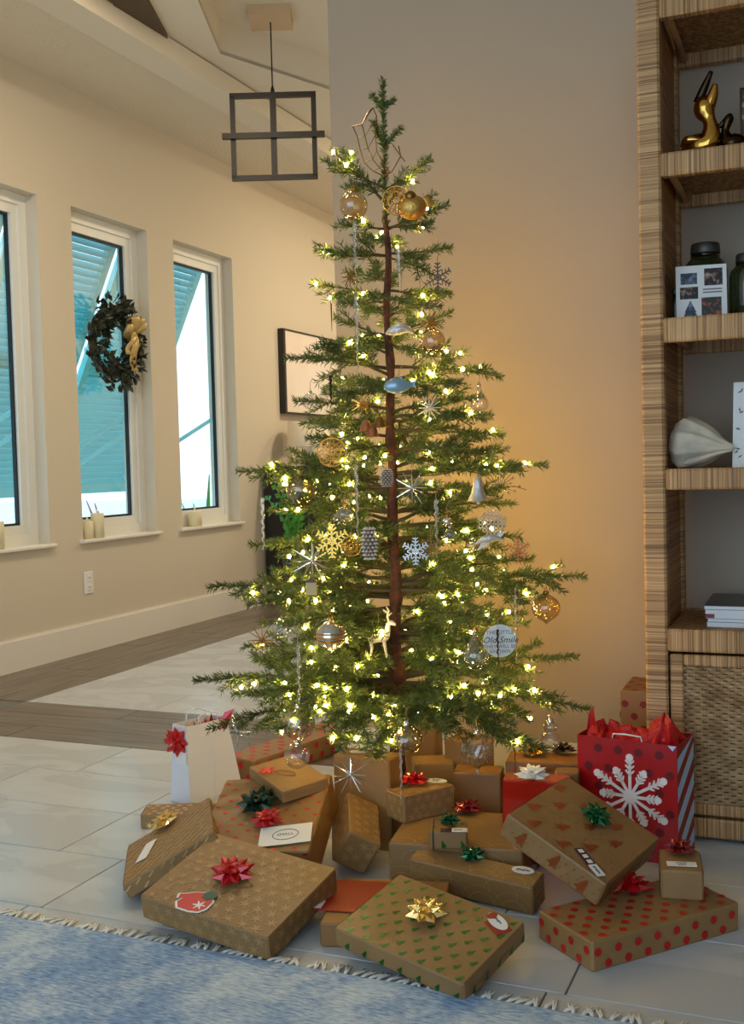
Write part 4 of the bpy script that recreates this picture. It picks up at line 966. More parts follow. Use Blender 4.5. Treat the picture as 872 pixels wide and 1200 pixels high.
# red gift bag with the snowflake
def red_bag():
    t = thing('red_gift_bag', 'large red gift bag with a white snowflake and striped side', 'gift bag', (-0.588, 2.725, 0), radians(-10))
    W_, Dp, H = 0.256, 0.135, 0.298
    mb = MB(); out = [(0, 0), (W_, 0), (W_, Dp), (0, Dp)]; inn = [(0.001, 0.001), (W_-0.001, 0.001), (W_-0.001, Dp-0.001), (0.001, Dp-0.001)]
    a = [mb.av((x, y, 0)) for x, y in out]; b = [mb.av((x, y, H)) for x, y in out]; c = [mb.av((x, y, 0.002)) for x, y in inn]; d = [mb.av((x, y, H)) for x, y in inn]
    mb.f += [a[::-1], c]
    for k in range(4):
        n = (k+1) % 4; mb.f += [[a[k], a[n], b[n], b[k]], [c[n], c[k], d[k], d[n]], [b[k], b[n], d[n], d[k]]]
    body = mb.build('bag_body', MATS['bag_red'], t)
    mb = MB()
    for j in range(6):
        for i in range(5):
            x, z = 0.03+i*0.052+(0.026 if j % 2 else 0), 0.03+j*0.048
            if x < W_-0.012: mb.poly([(x+p[0], -0.0006, z+p[1]) for p in circle2(0.011, 14)])
    mb.build('dot_print', MATS['bag_dot'], body, kind='stuff')
    # snowflake: eight plumed arms ending in discs
    sf = MB(); C0 = Vector((0.138, 0, 0.158)); y0, y1 = -0.0032, -0.0007
    def bar(p, q, w_):
        d_ = (q-p).normalized(); n = Vector((-d_.z, 0, d_.x))*w_/2
        for s_ in (1,):
            pts = [p+n, q+n, q-n, p-n]
            f_ = [sf.av((v.x, y0, v.z)) for v in pts]; g_ = [sf.av((v.x, y1, v.z)) for v in pts]
            sf.f += [f_, g_[::-1]] + [[f_[k], g_[k], g_[(k+1) % 4], f_[(k+1) % 4]] for k in range(4)]
    def disc(p, r):
        f_ = [sf.av((p.x+x, y0-0.0003, p.z+z)) for x, z in circle2(r, 16)]; g_ = [sf.av((p.x+x, y1, p.z+z)) for x, z in circle2(r, 16)]
        sf.f += [f_, g_[::-1]] + [[f_[k], g_[k], g_[(k+1) % 16], f_[(k+1) % 16]] for k in range(16)]
    disc(C0, 0.017)
    for k in range(12):
        a_ = pi/2 + k*2*pi/12; L = 0.098 if k % 2 == 0 else 0.072; dr = Vector((cos(a_), 0, sin(a_)))
        bar(C0, C0+dr*L, 0.0075); disc(C0+dr*L, 0.0095 if k % 2 == 0 else 0.008)
        for u in (0.55, 0.68, 0.81):
            for s_ in (-1, 1):
                b_ = a_+s_*0.75; bar(C0+dr*L*u, C0+dr*L*u+Vector((cos(b_), 0, sin(b_)))*0.016, 0.0042)
    sf.build('snowflake', MATS['bag_white_print'], t, kind='stuff')
    # striped gusset
    mb = MB(); mb.box((W_+0.0003, 0, 0.0), (W_+0.0008, Dp, H)); gus = mb.build('side_panel', MATS['stripe_red'], t)
    for k in range(-1, 5):
        z = k*0.072+0.012; pts = [(0, z), (Dp, z+0.085), (Dp, z+0.122), (0, z+0.037)]
        cl = [(y, min(max(q, 0), H)) for y, q in pts]
        if cl[0][1] == cl[2][1]: continue
        mb = MB(); mb.poly([(W_+0.0012, y, q) for y, q in cl]); mb.build('stripe', MATS['stripe_blue'], gus)
    mb = MB(); mb.tube([(0.09, 0.004, H-0.01), (0.095, 0.003, H+0.012), (0.13, -0.006, H+0.016), (0.165, 0.003, H+0.012), (0.17, 0.004, H-0.01)], 0.002, 5); mb.build('handle', MATS['card_white'], t, True)
    mb = MB(); mb.poly([(W_-0.022, -0.0008, H-0.001), (W_-0.001, -0.0008, H-0.001), (W_-0.010, -0.0008, H-0.014)]); mb.build('stripe', MATS['stripe_blue'], body)
    # tissue paper standing out of the mouth
    ts = thing('tissue_paper', 'crumpled red tissue paper puffing out of the red gift bag', 'tissue paper', (-0.588, 2.725, 0), radians(-10))
    def puff(cx_, cy_, cz, rx, ry, rz, pk):
        mb = MB(); cols = 26; rows_ = 13; g_ = []
        for j in range(rows_):
            v = j/(rows_-1); row = []
            for i in range(cols):
                a_ = 2*pi*i/cols; wr = 1+0.14*sin(5*a_+3*v+pk)+0.10*sin(9*a_-6*v+2*pk)+0.05*random.uniform(-1, 1)
                rr = (0.55+0.55*sin(pi*min(1, v*0.8+0.1)))*(1 if v < 0.6 else sqrt(max(0.0, 1-((v-0.6)/0.42)**2)))*wr
                zz = cz + rz*(v if v < 0.85 else 0.85+(v-0.85)*0.5)*(1+0.16*sin(2*a_+pk)+0.07*sin(7*a_))
                row.append(mb.av((cx_+rx*rr*cos(a_), cy_+ry*rr*sin(a_), zz)))
            g_.append(row)
        for j in range(rows_-1):
            for i in range(cols): mb.f.append([g_[j][i], g_[j][(i+1) % cols], g_[j+1][(i+1) % cols], g_[j+1][i]])
        mb.f.append(g_[-1]); return mb
    puff(0.055, 0.065, H-0.06, 0.040, 0.045, 0.085, 0.5).build('tissue_sheet', MATS['tissue_red'], ts)
    puff(0.130, 0.065, H-0.06, 0.055, 0.045, 0.075, 2.1).build('tissue_sheet', MATS['tissue_red'], ts)
    puff(0.206, 0.065, H-0.06, 0.040, 0.048, 0.112, 3.7).build('tissue_sheet', MATS['tissue_red'], ts)
    mb = MB(); g_ = [[mb.av((0.01+0.045*u+0.02*v*(0.5-u), 0.03+0.012*sin(5*u), H-0.03+0.10*v*(1-0.6*abs(u-0.35)))) for u in (0, .25, .5, .75, 1)] for v in (0, .35, .7, 1)]
    for j in range(3):
        for i in range(4): mb.f.append([g_[j][i], g_[j][i+1], g_[j+1][i+1], g_[j+1][i]])
    o = mb.build('tissue_sheet', MATS['tissue_red'], ts, True)
red_bag()
# ------------------------------------------------------------------ the tree
TX, TY = -1.076, 2.72
TDEP = (Vector((TX, TY, 1))-CAMLOC).dot(fw)
def zpx(py): return at(455, py, 1, TY).z            # height of a trunk pixel row
TT = thing('christmas_tree', 'tall sparse fir tree strung with lights and ornaments', 'tree', (TX, TY, 0))
HT = 1.66; TOPZ = zpx(92)
mb = MB(); pts = []; rad = []
for k in range(40):
    z = HT*k/39; pts.append((0.004*sin(k*0.9), 0.004*cos(k*0.7), z)); rad.append((0.021-0.0135*(z/HT))*(1+0.10*sin(k*2.1)+ (0.22 if k % 5 == 0 else 0)))
mb.tube(pts, rad, 12); mb.build('trunk', MATS['bark'], TT, True)

def needles_for(lines, spacing=0.0034, nl=0.0225, nw=0.0016, per=3):
    """lines: list of (p0, p1) numpy pairs -> vertices and quads of flat pointed needles"""
    P, Dd, Tt = [], [], []
    for p0, p1, in lines:
        d = p1-p0; L = np.linalg.norm(d)
        if L < 1e-5: continue
        d = d/L; n = max(2, int(L/spacing)); t = (np.arange(n)+RNG.random(n)*0.8)/n
        for q in range(per):
            P.append(p0 + d*(t*L)[:, None]); Dd.append(np.tile(d, (n, 1)))
    if not P: return None
    P = np.concatenate(P); Dd = np.concatenate(Dd); n = len(P)
    upv = np.array([0, 0, 1.0]); upm = np.where((np.abs(Dd[:, 2]) > 0.97)[:, None], np.array([[1.0, 0, 0]]), upv[None, :]); s = np.cross(Dd, upm); s /= (np.linalg.norm(s, axis=1)[:, None]+1e-9); u = np.cross(s, Dd)
    ang = np.where(RNG.random(n) < 0.5, 0.0, pi) + RNG.normal(0, 0.60, n); ang = np.where(RNG.random(n) < 0.12, RNG.random(n)*2*pi, ang)
    rad_ = s*np.cos(ang)[:, None] + u*(np.sin(ang)+0.25)[:, None]; rad_ /= (np.linalg.norm(rad_, axis=1)[:, None]+1e-9)
    nd = Dd*0.55 + rad_*0.85; nd /= np.linalg.norm(nd, axis=1)[:, None]
    L = nl*(0.75+0.4*RNG.random(n)); w_ = np.cross(nd, RNG.normal(0, 1, (n, 3))); w_ /= (np.linalg.norm(w_, axis=1)[:, None]+1e-9)
    a = P; b = P+nd*(L*0.45)[:, None]+w_*nw; c = P+nd*L[:, None]; e = P+nd*(L*0.45)[:, None]-w_*nw
    V = np.stack([a, b, c, e], 1).reshape(-1, 3)
    return V
def needle_mesh(V):
    me = bpy.data.meshes.new('needles'); n = len(V)//4
    me.vertices.add(len(V)); me.vertices.foreach_set('co', V.astype(np.float32).ravel())
    me.loops.add(n*4); me.loops.foreach_set('vertex_index', np.arange(n*4, dtype=np.int32))
    me.polygons.add(n); me.polygons.foreach_set('loop_start', np.arange(0, n*4, 4, dtype=np.int32)); me.polygons.foreach_set('loop_total', np.full(n, 4, dtype=np.int32))
    me.update(calc_edges=True); me.materials.append(MATS['needle']); return me

BULB_SPOTS = []; WIRE_PATHS = []; NB = [0]
def bough(z0, tip, curve=0.0, dens=1.0, bare=0.22):
    """z0: height on the trunk; tip: vector from the trunk axis (local x, y, z) of the branch end"""
    p0 = np.array([0, 0, z0]); p3 = np.array(tip, float); hv = p3-p0; L = np.linalg.norm(hv)
    p1 = p0 + hv*0.35 + np.array([0, 0, 0.10*L*curve]); p2 = p0 + hv*0.72 + np.array([0, 0, 0.10*L*curve])
    N = max(7, int(L/0.03)); ax = []
    for k in range(N+1):
        u = k/N; ax.append((1-u)**3*p0+3*u*(1-u)**2*p1+3*u*u*(1-u)*p2+u**3*p3+RNG.normal(0, 0.0018, 3)*(0 < k < N))
    ax = np.array(ax)
    wood = MB(); wood.tube([tuple(p) for p in ax], [0.0013+0.0080*min(1, L/0.5)*(1-k/N)**1.5 for k in range(N+1)], 6)
    lines = []
    for k in range(N):
        if k/N >= bare: lines.append((ax[k], ax[k+1]))
        if k/N >= 0.6: lines.append((ax[k], ax[k+1]))
    hd = hv.copy(); hd[2] = 0; nh = np.linalg.norm(hd)
    sidev = np.array([-hd[1], hd[0], 0])/(nh+1e-9) if nh > 0.02 else np.array([1., 0, 0])
    step = 0.056/dens; s = max(bare*0.8*L, 0.03); sd = 1 if RNG.random() < 0.5 else -1
    while s < L*0.80:
        u = s/L; i = min(N-1, int(u*N)); fpos = ax[i]+(ax[i+1]-ax[i])*(u*N-i); d = ax[i+1]-ax[i]; d /= np.linalg.norm(d)+1e-9
        for sg in (1, -1):
            tl = min(0.185, (0.045+0.50*(L*0.86-s)*(0.8 if u < 0.3 else 1)))*RNG.uniform(0.7, 1.1)
            an = RNG.uniform(0.55, 0.85)
            ro = RNG.normal(0, 0.55)
            upx = np.cross(d, sidev); upx = upx if upx[2] > 0 else -upx
            td = d*cos(an)+(sidev*sg*cos(ro)+upx*sin(ro))*sin(an)+np.array([0, 0, RNG.uniform(-0.22, 0.12)]); td /= np.linalg.norm(td)
            q0 = fpos; q1 = q0+td*tl*0.5; q2 = q1+(td+d*0.25+np.array([0, 0, RNG.uniform(-0.15, 0.1)]))/1.2*tl*0.5
            wood.tube([tuple(q0), tuple(q1), tuple(q2)], [0.0022, 0.0016, 0.0008], 4)
            lines += [(q0+(q1-q0)*0.12, q1), (q1, q2)]
            if tl > 0.075:
                for sg2 in (1, -1):
                    e = td*0.78+np.cross(td, np.array([0, 0, 1.0]))*sg2*0.58+np.array([0, 0, RNG.uniform(-0.2, 0.2)]); e /= np.linalg.norm(e); r0_ = q0+(q1-q0)*RNG.uniform(0.55, 1.0); r1_ = r0_+e*tl*RNG.uniform(0.35, 0.5)
                    wood.tube([tuple(r0_), tuple(r1_)], [0.0014, 0.0007], 4); lines.append((r0_, r1_))
                    if RNG.random() < 0.35: BULB_SPOTS.append((r0_*0.4+r1_*0.6, L))
            BULB_SPOTS.append((q1+(q2-q1)*RNG.random(), L))
        s += step*RNG.uniform(0.85, 1.2)
    BULB_SPOTS.append((ax[-3], L)); 
    WIRE_PATHS.append(ax[:max(3, int(N*0.85))])
    b = wood.build('branch', MATS['twig_bark'], TT, True)
    V = needles_for(lines)
    if V is not None: linked('needles', needle_mesh(V), b, kind='stuff')
    NB[0] += 1

def loc(px, py, dd=0.0):
    """point of the tree's local space seen at a pixel, dd metres nearer than the trunk"""
    p = atd(px, py, TDEP-dd); return np.array([p.x-TX, p.y-TY, p.z])
# leader and its little side shoots
ZL = TOPZ
def shoot(pts, m='needle', sp=0.0024, nl=0.018):
    wood = MB(); wood.tube([tuple(p) for p in pts], [0.003, 0.002, 0.001][:len(pts)] if len(pts) <= 3 else 0.002, 5)
    b = wood.build('branch', MATS['twig_bark'], TT, True); V = needles_for([(np.array(a), np.array(c)) for a, c in zip(pts, pts[1:])], sp, nl, per=5); linked('needles', needle_mesh(V), b, kind='stuff')
shoot([(0, 0, HT-0.03), (0.0, 0, (HT+ZL)/2), (0, 0, ZL)])
for zz, px, py in ((zpx(128), 436, 112), (zpx(126), 461, 118), (zpx(172), 437, 143), (zpx(172), 470, 150)):
    shoot([(0, 0, zz), tuple(loc(px, py))])
# boughs read off the photograph's silhouette: (trunk row, tip column, tip row, how much nearer than the trunk)
SIL = [(220, 378, 187, 0.02), (222, 505, 188, 0.03), (238, 400, 175, -0.03), (242, 480, 205, 0.05), (268, 525, 241, 0.03), (268, 396, 262, 0.05), (266, 505, 262, 0.06),
       (300, 370, 292, 0.0), (296, 528, 292, 0.02), (300, 395, 300, 0.07), (300, 500, 315, 0.08), (345, 368, 332, 0.02), (340, 528, 345, 0.0), (352, 400, 355, 0.10), (350, 515, 360, 0.10),
       (395, 392, 372, 0.03), (400, 378, 404, 0.05), (392, 530, 366, 0.03), (405, 520, 412, 0.10), (432, 335, 420, 0.0), (430, 588, 442, 0.02), (440, 370, 408, 0.10), (448, 530, 425, 0.10),
       (480, 345, 470, 0.05), (484, 565, 466, 0.0), (490, 576, 487, 0.08), (500, 380, 500, 0.13), (512, 360, 515, 0.04), (505, 590, 512, 0.04),
       (562, 278, 553, 0.02), (556, 641, 546, 0.02), (560, 310, 565, 0.12), (562, 606, 548, 0.12), (575, 340, 540, -0.05), (548, 585, 525, -0.06),
       (610, 330, 590, 0.06), (612, 592, 570, 0.06), (620, 350, 630, 0.14), (618, 580, 615, 0.15), (640, 312, 640, 0.02), (632, 610, 630, 0.0),
       (690, 245, 690, 0.02), (686, 686, 677, 0.02), (690, 290, 710, 0.12), (692, 640, 700, 0.13), (680, 318, 668, -0.08), (682, 625, 655, -0.08), (712, 330, 735, 0.20), (710, 575, 730, 0.20),
       (752, 300, 775, 0.10), (748, 620, 730, 0.05), (757, 350, 790, 0.22), (750, 590, 775, 0.22),
       (800, 228, 798, 0.02), (795, 676, 770, 0.0), (802, 245, 855, 0.12), (800, 692, 832, 0.10), (802, 290, 815, 0.20), (802, 650, 815, 0.22), (805, 325, 855, 0.28), (806, 640, 880, 0.24), (806, 600, 850, 0.30), (806, 400, 880, 0.34), (808, 445, 888, 0.36), (806, 520, 858, 0.36), (804, 360, 830, 0.30), (806, 480, 862, 0.30), (804, 560, 835, 0.34)]
for r, px, py, dd in SIL:
    bough(zpx(r), loc(px, py, dd), 0.35 if r > 420 else -0.15, dens=0.95)
# the boughs on the far side of the trunk and the fill between tiers
def rprof(z):
    zs = [0.40, 0.62, 0.88, 1.0, 1.2, 1.4, 1.6, 1.8]; rs = [0.46, 0.44, 0.38, 0.33, 0.27, 0.19, 0.15, 0.12]
    return float(np.interp(z, zs, rs))
for k, r in enumerate((285, 330, 372, 415, 450, 495, 530, 575, 600, 640, 668, 700, 735, 765, 790, 812)):
    z = zpx(r); nb = 2 if r < 450 else (3 if r < 600 else 4)
    for j in range(nb):
        a = YAW + pi/2 + (j-(nb-1)/2)*0.75 + RNG.uniform(-0.2, 0.2) + (0.35 if k % 2 else 0)        # away from the camera
        R_ = rprof(z)*RNG.uniform(0.8, 1.0); 
        R_ = min(R_, 0.56)
        bough(z, (R_*cos(a), R_*sin(a), z+R_*(0.28 if r < 450 else 0.02)), 0.3, dens=0.8)
for r, side_, ln in ((610, -1, 0.7), (655, 1, 0.75), (575, 1, 0.7), (720, -1, 0.8), (740, 1, 0.8), (775, -1, 0.85), (770, 1, 0.85), (520, -1, 0.7), (530, 1, 0.7), (640, -1, 0.75), (460, -1, 0.8), (460, 1, 0.8)):
    z = zpx(r); a = YAW - pi/2 + side_*RNG.uniform(0.55, 0.95); R_ = rprof(z)*ln
    bough(z, (R_*cos(a), R_*sin(a), z-0.02+RNG.uniform(-0.03, 0.03)), 0.4, dens=0.9)

# string of warm fairy lights: wire along the boughs and 290 bulbs
LS = thing('fairy_light_string', 'string of glowing warm white fairy lights wound through the tree', 'string lights', (TX, TY, 0))
mb = MB()
for ax in WIRE_PATHS:
    pts = []
    for k, p in enumerate(ax): pts.append((p[0]+0.008*cos(k*1.3), p[1]+0.008*sin(k*1.3), p[2]-0.004+0.006*sin(k*1.3)))
    mb.tube(pts, 0.0011, 4, cap=False)
mb.build('wire', MATS['wire_green'], LS, kind='stuff')
bm_ = bmesh.new(); bmesh.ops.create_icosphere(bm_, subdivisions=1, radius=0.0047); bulb_me = bpy.data.meshes.new('bulb'); bm_.to_mesh(bulb_me); bm_.free()
for v in bulb_me.vertices: v.co.z *= 1.35
bulb_me.materials.append(MATS['bulb']); bulb_me.polygons.foreach_set('use_smooth', [True]*len(bulb_me.polygons))
idx = list(range(len(BULB_SPOTS))); RNG.shuffle(idx); chosen = []
for i in idx:
    p = BULB_SPOTS[i][0]
    if len(chosen) >= 285: break
    if all(np.linalg.norm(p-q) > 0.040 for q in chosen): chosen.append(p)
for p in chosen: linked('bulb', bulb_me, LS, (p[0], p[1], p[2]+0.004), (random.random(), random.random(), 0))
print('boughs', NB[0], 'bulb spots', len(BULB_SPOTS), 'bulbs', len(chosen))
# ------------------------------------------------------------------ ornaments
def opos(px, py, dd=None, rmul=0.9):
    """hang point on the near side of the crown for a pixel; dd = metres nearer than the trunk"""
    p = atd(px, py, TDEP); lx = (p-Vector((TX, TY, p.z))).dot(RH); r = rprof(p.z)*rmul
    if dd is None: dd = max(0.05, sqrt(max(r*r-lx*lx, 0))*1.0+0.02)
    return atd(px, py, TDEP-dd), (TDEP-dd)/FPX        # point, metres per pixel
def orn(name, label, px, py, dd=None, tilt=0.0):
    p, s = opos(px, py, dd)
    t = thing(name, label, 'ornament', p, YAW, 'ornaments hung on the tree')
    if tilt: t.rotation_euler = (0, tilt, YAW)
    return t, s
def hook(t, z, L=0.03, m='hook_wire'):
    mb = MB(); mb.tube([(0, 0, z), (0, 0, z+L*0.6), (0.004, 0, z+L*0.85), (0.007, 0, z+L), (0.010, 0, z+L*0.85)], 0.0008, 4); mb.build('hook', MATS[m], t)
def cap_(t, z, r, m='silver'):
    mb = MB(); mb.lathe([(r, z-r*0.3), (r, z+r*0.8), (r*0.5, z+r), (0, z+r)], 12); c = mb.build('cap', MATS[m], t, True)
    mb = MB(); mb.tube([(r*0.5*cos(a*pi/6), 0, z+r+r*0.45+r*0.5*sin(a*pi/6)) for a in range(12)], 0.0007, 4, closed=True); mb.build('loop', MATS[m], c)
def ball(label, px, py, rpx, m, shape='round', dd=None, capm='gold', name='glass_bauble', mod=None, smooth=True):
    t, s = orn(name, label, px, py, dd); r = rpx*s; n = 28
    if shape == 'round': prof = [(r*sin(pi*k/16), -r*cos(pi*k/16)) for k in range(16)] + [(r*0.12, r*0.99)]
    elif shape == 'onion': prof = [(0, -r*1.15), (r*0.05, -r*1.08), (r*0.22, -r*0.92), (r*0.55, -r*0.72), (r*0.85, -r*0.45), (r, -r*0.05), (r*0.97, r*0.3), (r*0.8, r*0.6), (r*0.5, r*0.82), (r*0.24, r*0.95), (r*0.18, r*1.02)]
    elif shape == 'drop': prof = [(0, -r*0.98), (r*0.45, -r*0.9), (r*0.85, -r*0.55), (r, -r*0.1), (r*0.9, r*0.35), (r*0.6, r*0.8), (r*0.35, r*1.2), (r*0.2, r*1.6), (r*0.14, r*1.9)]
    elif shape == 'finial': prof = [(0, -r*1.7), (r*0.1, -r*1.6), (r*0.16, -r*1.35), (r*0.10, -r*1.2), (r*0.35, -r*0.98), (r*0.72, -r*0.72), (r*0.96, -r*0.3), (r, 0.0), (r*0.9, r*0.45), (r*0.6, r*0.8), (r*0.25, r*0.97), (r*0.15, r*1.05)]
    mb = MB(); mb.lathe(prof, n, mod=mod); mb.build('bauble', MATS[m], t, smooth)
    top = prof[-1][1]; cap_(t, top, max(0.004, r*0.2), capm); hook(t, top+max(0.004, r*0.2)*2, 0.028)
    return t, r
def starburst(label, px, py, rpx, m, n=16, dd=None):
    t, s = orn('starburst_ornament', label, px, py, dd); R_ = rpx*s
    mb = MB(); mb.lathe([(R_*0.1*sin(pi*k/8), -R_*0.1*cos(pi*k/8)) for k in range(9)], 10); mb.build('hub', MATS[m], t, True)
    for k in range(n):
        if k < 12: d = Vector((cos(2*pi*k/12), -0.28*(-1)**k, sin(2*pi*k/12)))
        else: d = Vector((cos(k*1.9)*0.6, -0.8 if k % 2 else 0.8, sin(k*1.9)*0.6))
        d.normalize(); l = R_*(1.0 if k % 3 else 0.82)
        mb = MB(); mb.tube([d*R_*0.08, d*l*0.6, d*l], [0.0019, 0.0015, 0.0010], 5); mb.build('spike', MATS[m], t)
    hook(t, R_*0.85, 0.03)
def snowflake(label, px, py, rpx, m, dd=None, th=0.003, rich=3, name='snowflake_ornament', arms=6, rot=0.0):
    t, s = orn(name, label, px, py, dd); R_ = rpx*s
    mb = MB(); c = mb.av((0, -th/2, 0)); e = mb.av((0, th/2, 0))
    def bar(a, b, w_):
        d = (b-a).normalized(); n = Vector((-d.z, 0, d.x))*w_/2
        p = [a+n, b+n, b-n, a-n]; f_ = [mb.av((v.x, -th/2, v.z)) for v in p]; g_ = [mb.av((v.x, th/2, v.z)) for v in p]
        mb.f.extend([f_, g_[::-1]] + [[f_[k], g_[k], g_[(k+1) % 4], f_[(k+1) % 4]] for k in range(4)])
    for k in range(arms):
        a = 2*pi*k/arms+rot+pi/2; d = Vector((cos(a), 0, sin(a))); bar(Vector((0, 0, 0)), d*R_, R_*0.10)
        for j in range(rich):
            u = 0.35+0.6*j/max(1, rich-1)*0.85
            for sg in (-1, 1):
                q = a+sg*pi/3.2; bar(d*R_*u, d*R_*u+Vector((cos(q), 0, sin(q)))*R_*(0.42-0.22*u), R_*0.075)
    o = mb.build('flake', MATS[m], t, kind='stuff')
    mb = MB(); mb.tube([(R_*0.22*cos(2*pi*k/12), -th*0.3, R_*0.22*sin(2*pi*k/12)) for k in range(12)], R_*0.05, 5, closed=True); mb.build('centre_ring', MATS[m], t)
    hook(t, R_, 0.025)
    return t, R_
def filigree(label, px, py, rpx, m, dd=None, name='filigree_ornament', petals=10):
    t, s = orn(name, label, px, py, dd); R_ = rpx*s
    for nm, rr, w_ in (('ring', 0.98, 0.05), ('ring', 0.6, 0.04), ('ring', 0.2, 0.06)):
        mb = MB(); mb.tube([(R_*rr*cos(2*pi*k/28)*(1+(0.06*cos(petals*2*pi*k/28) if rr > .9 else 0)), 0, R_*rr*sin(2*pi*k/28)) for k in range(28)], R_*w_, 5, closed=True); mb.build(nm, MATS[m], t, True)
    for k in range(petals):
        a = 2*pi*k/petals; u = Vector((cos(a), 0, sin(a))); v = Vector((-sin(a), 0, cos(a)))
        mb = MB(); mb.tube([u*R_*0.2, u*R_*0.45+v*R_*0.14, u*R_*0.8+v*R_*0.12, u*R_*0.95, u*R_*0.8-v*R_*0.12, u*R_*0.45-v*R_*0.14], R_*0.038, 4, closed=True); mb.build('petal', MATS[m], t)
    hook(t, R_, 0.025); return t, R_
def icicle(label, px, y0, y1, m='icicle_glass', rpx=2.3, dd=None, twist=True):
    t, s = orn('icicle_ornament', label, px, y0, dd); L = (y1-y0)*s; r = rpx*s
    mb = MB(); n = 40; mb.tube([(r*0.35*cos(k*0.9) if twist else 0, r*0.35*sin(k*0.9) if twist else 0, -L*k/n) for k in range(n+1)], [r*(1-0.75*k/n)*(1+(0.18*sin(k*1.5) if twist else 0)) for k in range(n+1)], 6)
    mb.build('icicle', MATS[m], t, True); hook(t, 0.0, 0.03, 'silver')

ball('amber clear glass ball near the tree top', 414, 241, 17, 'amber_glass')
filigree('gold filigree snowflake disc near the tree top', 465, 235, 17, 'gold', petals=12)
# gold wire lattice near the leader
t, s = orn('wire_lattice_ornament', 'open gold wire lattice ornament curling round the treetop', 434, 165, 0.05)
def lp(px, py, y=0.0): return Vector(((px-434)*s, y, (165-py)*s))
L_ = [lp(414, 148), lp(419, 160), lp(422, 175), lp(426, 190), lp(436, 200), lp(448, 206)]; M_ = [lp(425, 148, -.012), lp(428, 162, -.016), lp(431, 176, -.016), lp(436, 188, -.014), lp(444, 198, -.01), lp(452, 204, -.006)]; R__ = [lp(438, 127), lp(442, 138, -.01), lp(440, 160, -.012), lp(441, 178, -.010), lp(447, 190, -.006), lp(456, 202)]
for row in (L_, M_, R__):
    mb = MB(); mb.tube(row, 0.0016, 5); mb.build('wire_strand', MATS['old_gold'], t, True)
for a, b, c in zip(L_, M_, R__):
    mb = MB(); mb.tube([a, b, c], 0.0012, 4); mb.build('wire_rung', MATS['old_gold'], t, True)
mb = MB(); mb.tube([lp(414, 148), lp(426, 146, -.008), lp(432, 132), lp(438, 127)], 0.0017, 5); mb.build('wire_rim', MATS['old_gold'], t, True)
mb = MB(); mb.tube([lp(448, 206), lp(458, 202), lp(464, 192), lp(469, 184), lp(467, 172)], 0.0018, 5); mb.build('wire_tail', MATS['old_gold'], t, True)
mb = MB(); mb.tube([lp(460, 170), lp(468, 182), lp(474, 190)], 0.0015, 5); mb.build('wire_tail', MATS['old_gold'], t, True)

# gold bird in a nest of foil
t, s = orn('gold_bird_ornament', 'gold bird ornament with fanned tail beside the filigree disc', 483, 243)
mb = MB(); mb.M = Matrix.Diagonal((1, 0.8, 0.85, 1)); mb.lathe([(17*s*sin(pi*k/12), -17*s*cos(pi*k/12)) for k in range(13)], 20); mb.build('bird_body', MATS['gold_rough'], t, True)
mb = MB(); mb.M = Matrix.Translation((-2*s, -6*s, 11*s)); mb.lathe([(7*s*sin(pi*k/10), -7*s*cos(pi*k/10)) for k in range(11)], 14); mb.build('bird_head', MATS['old_gold'], t, True)
for k in range(5):
    a = 0.1+0.22*k; mb = MB(); mb.tube([(10*s, 0, 2*s), (10*s+11*s*cos(a), 0, 2*s+11*s*sin(a)), (10*s+16*s*cos(a), 0, 2*s+15*s*sin(a))], [0.004, 0.006, 0.001], 6); mb.build('tail_feather', MATS['gold_rough'], t, True)
hook(t, 18*s)

icicle('pale yellow glass drop hanging high beside the trunk', 468, 292, 342, 'pale_glass', 5.5, twist=False)
snowflake('dark pewter snowflake near the top on the wall side', 513, 325, 17, 'pewter', 0.03, rich=3)
ball('gold glass ball under a starburst, upper wall side', 507, 400, 15, 'amber_glass')
starburst('bronze starburst just above the upper gold ball', 504, 378, 15, 'old_gold', 14)
icicle('long clear glass icicle high on the hall side of the tree', 415, 262, 330)
icicle('very long white glass icicle at the level of the framed print', 417, 345, 440, 'icicle_glass')
icicle('long clear icicle on the hall side above the pinecone', 417, 545, 640)
t, s = orn('dove_ornament', 'grey dove ornament perched by the trunk below the tree top', 468, 388)
mb = MB(); body_tube(mb, [(-16*s, 0, -3*s, 0.002), (-9*s, 0, 0, 0.011), (0, 0, 2*s, 0.014), (9*s, 0, 2*s, 0.009), (17*s, 0, -3*s, 0.002)], 12); mb.build('bird_body', MATS['silver_rough'], t, True)
mb = MB(); body_tube(mb, [(-10*s, -0.010, 2*s, 0.002), (0, -0.013, 6*s, 0.007), (10*s, -0.008, 1*s, 0.002)], 8); mb.build('wing', MATS['silver_rough'], t, True); hook(t, 8*s)
t, s = orn('fish_ornament', 'shiny blue-silver glass fish beside the trunk', 468, 453)
mb = MB(); mb.M = Matrix.Diagonal((1, 0.7, 1, 1)); body_tube(mb, [(-18*s, 0, -1*s, 0.004), (-14*s, 0, 0, 0.013), (-5*s, 0, 1*s, 0.020), (5*s, 0, 1*s, 0.016), (13*s, 0, 2*s, 0.007), (16*s, 0, 3*s, 0.005)], 14); mb.build('fish_body', MATS['blue_glaze'], t, True)
mb = MB(); mb.prism([(13*s, 0), (21*s, 7*s), (18*s, 1*s), (20*s, -5*s)], -0.002, 0.002); o = mb.build('tail_fin', MATS['blue_glaze'], t); o.rotation_euler = (pi/2, 0, 0); o.location = (0, 0, 2*s)
mb = MB(); mb.prism([(-4*s, 7*s), (3*s, 12*s), (4*s, 7*s)], -0.002, 0.002); o = mb.build('fin', MATS['blue_glaze'], t); o.rotation_euler = (pi/2, 0, 0); hook(t, 10*s)
starburst('silver glitter starburst right of the fish', 503, 478, 16, 'silver_rough', 18)
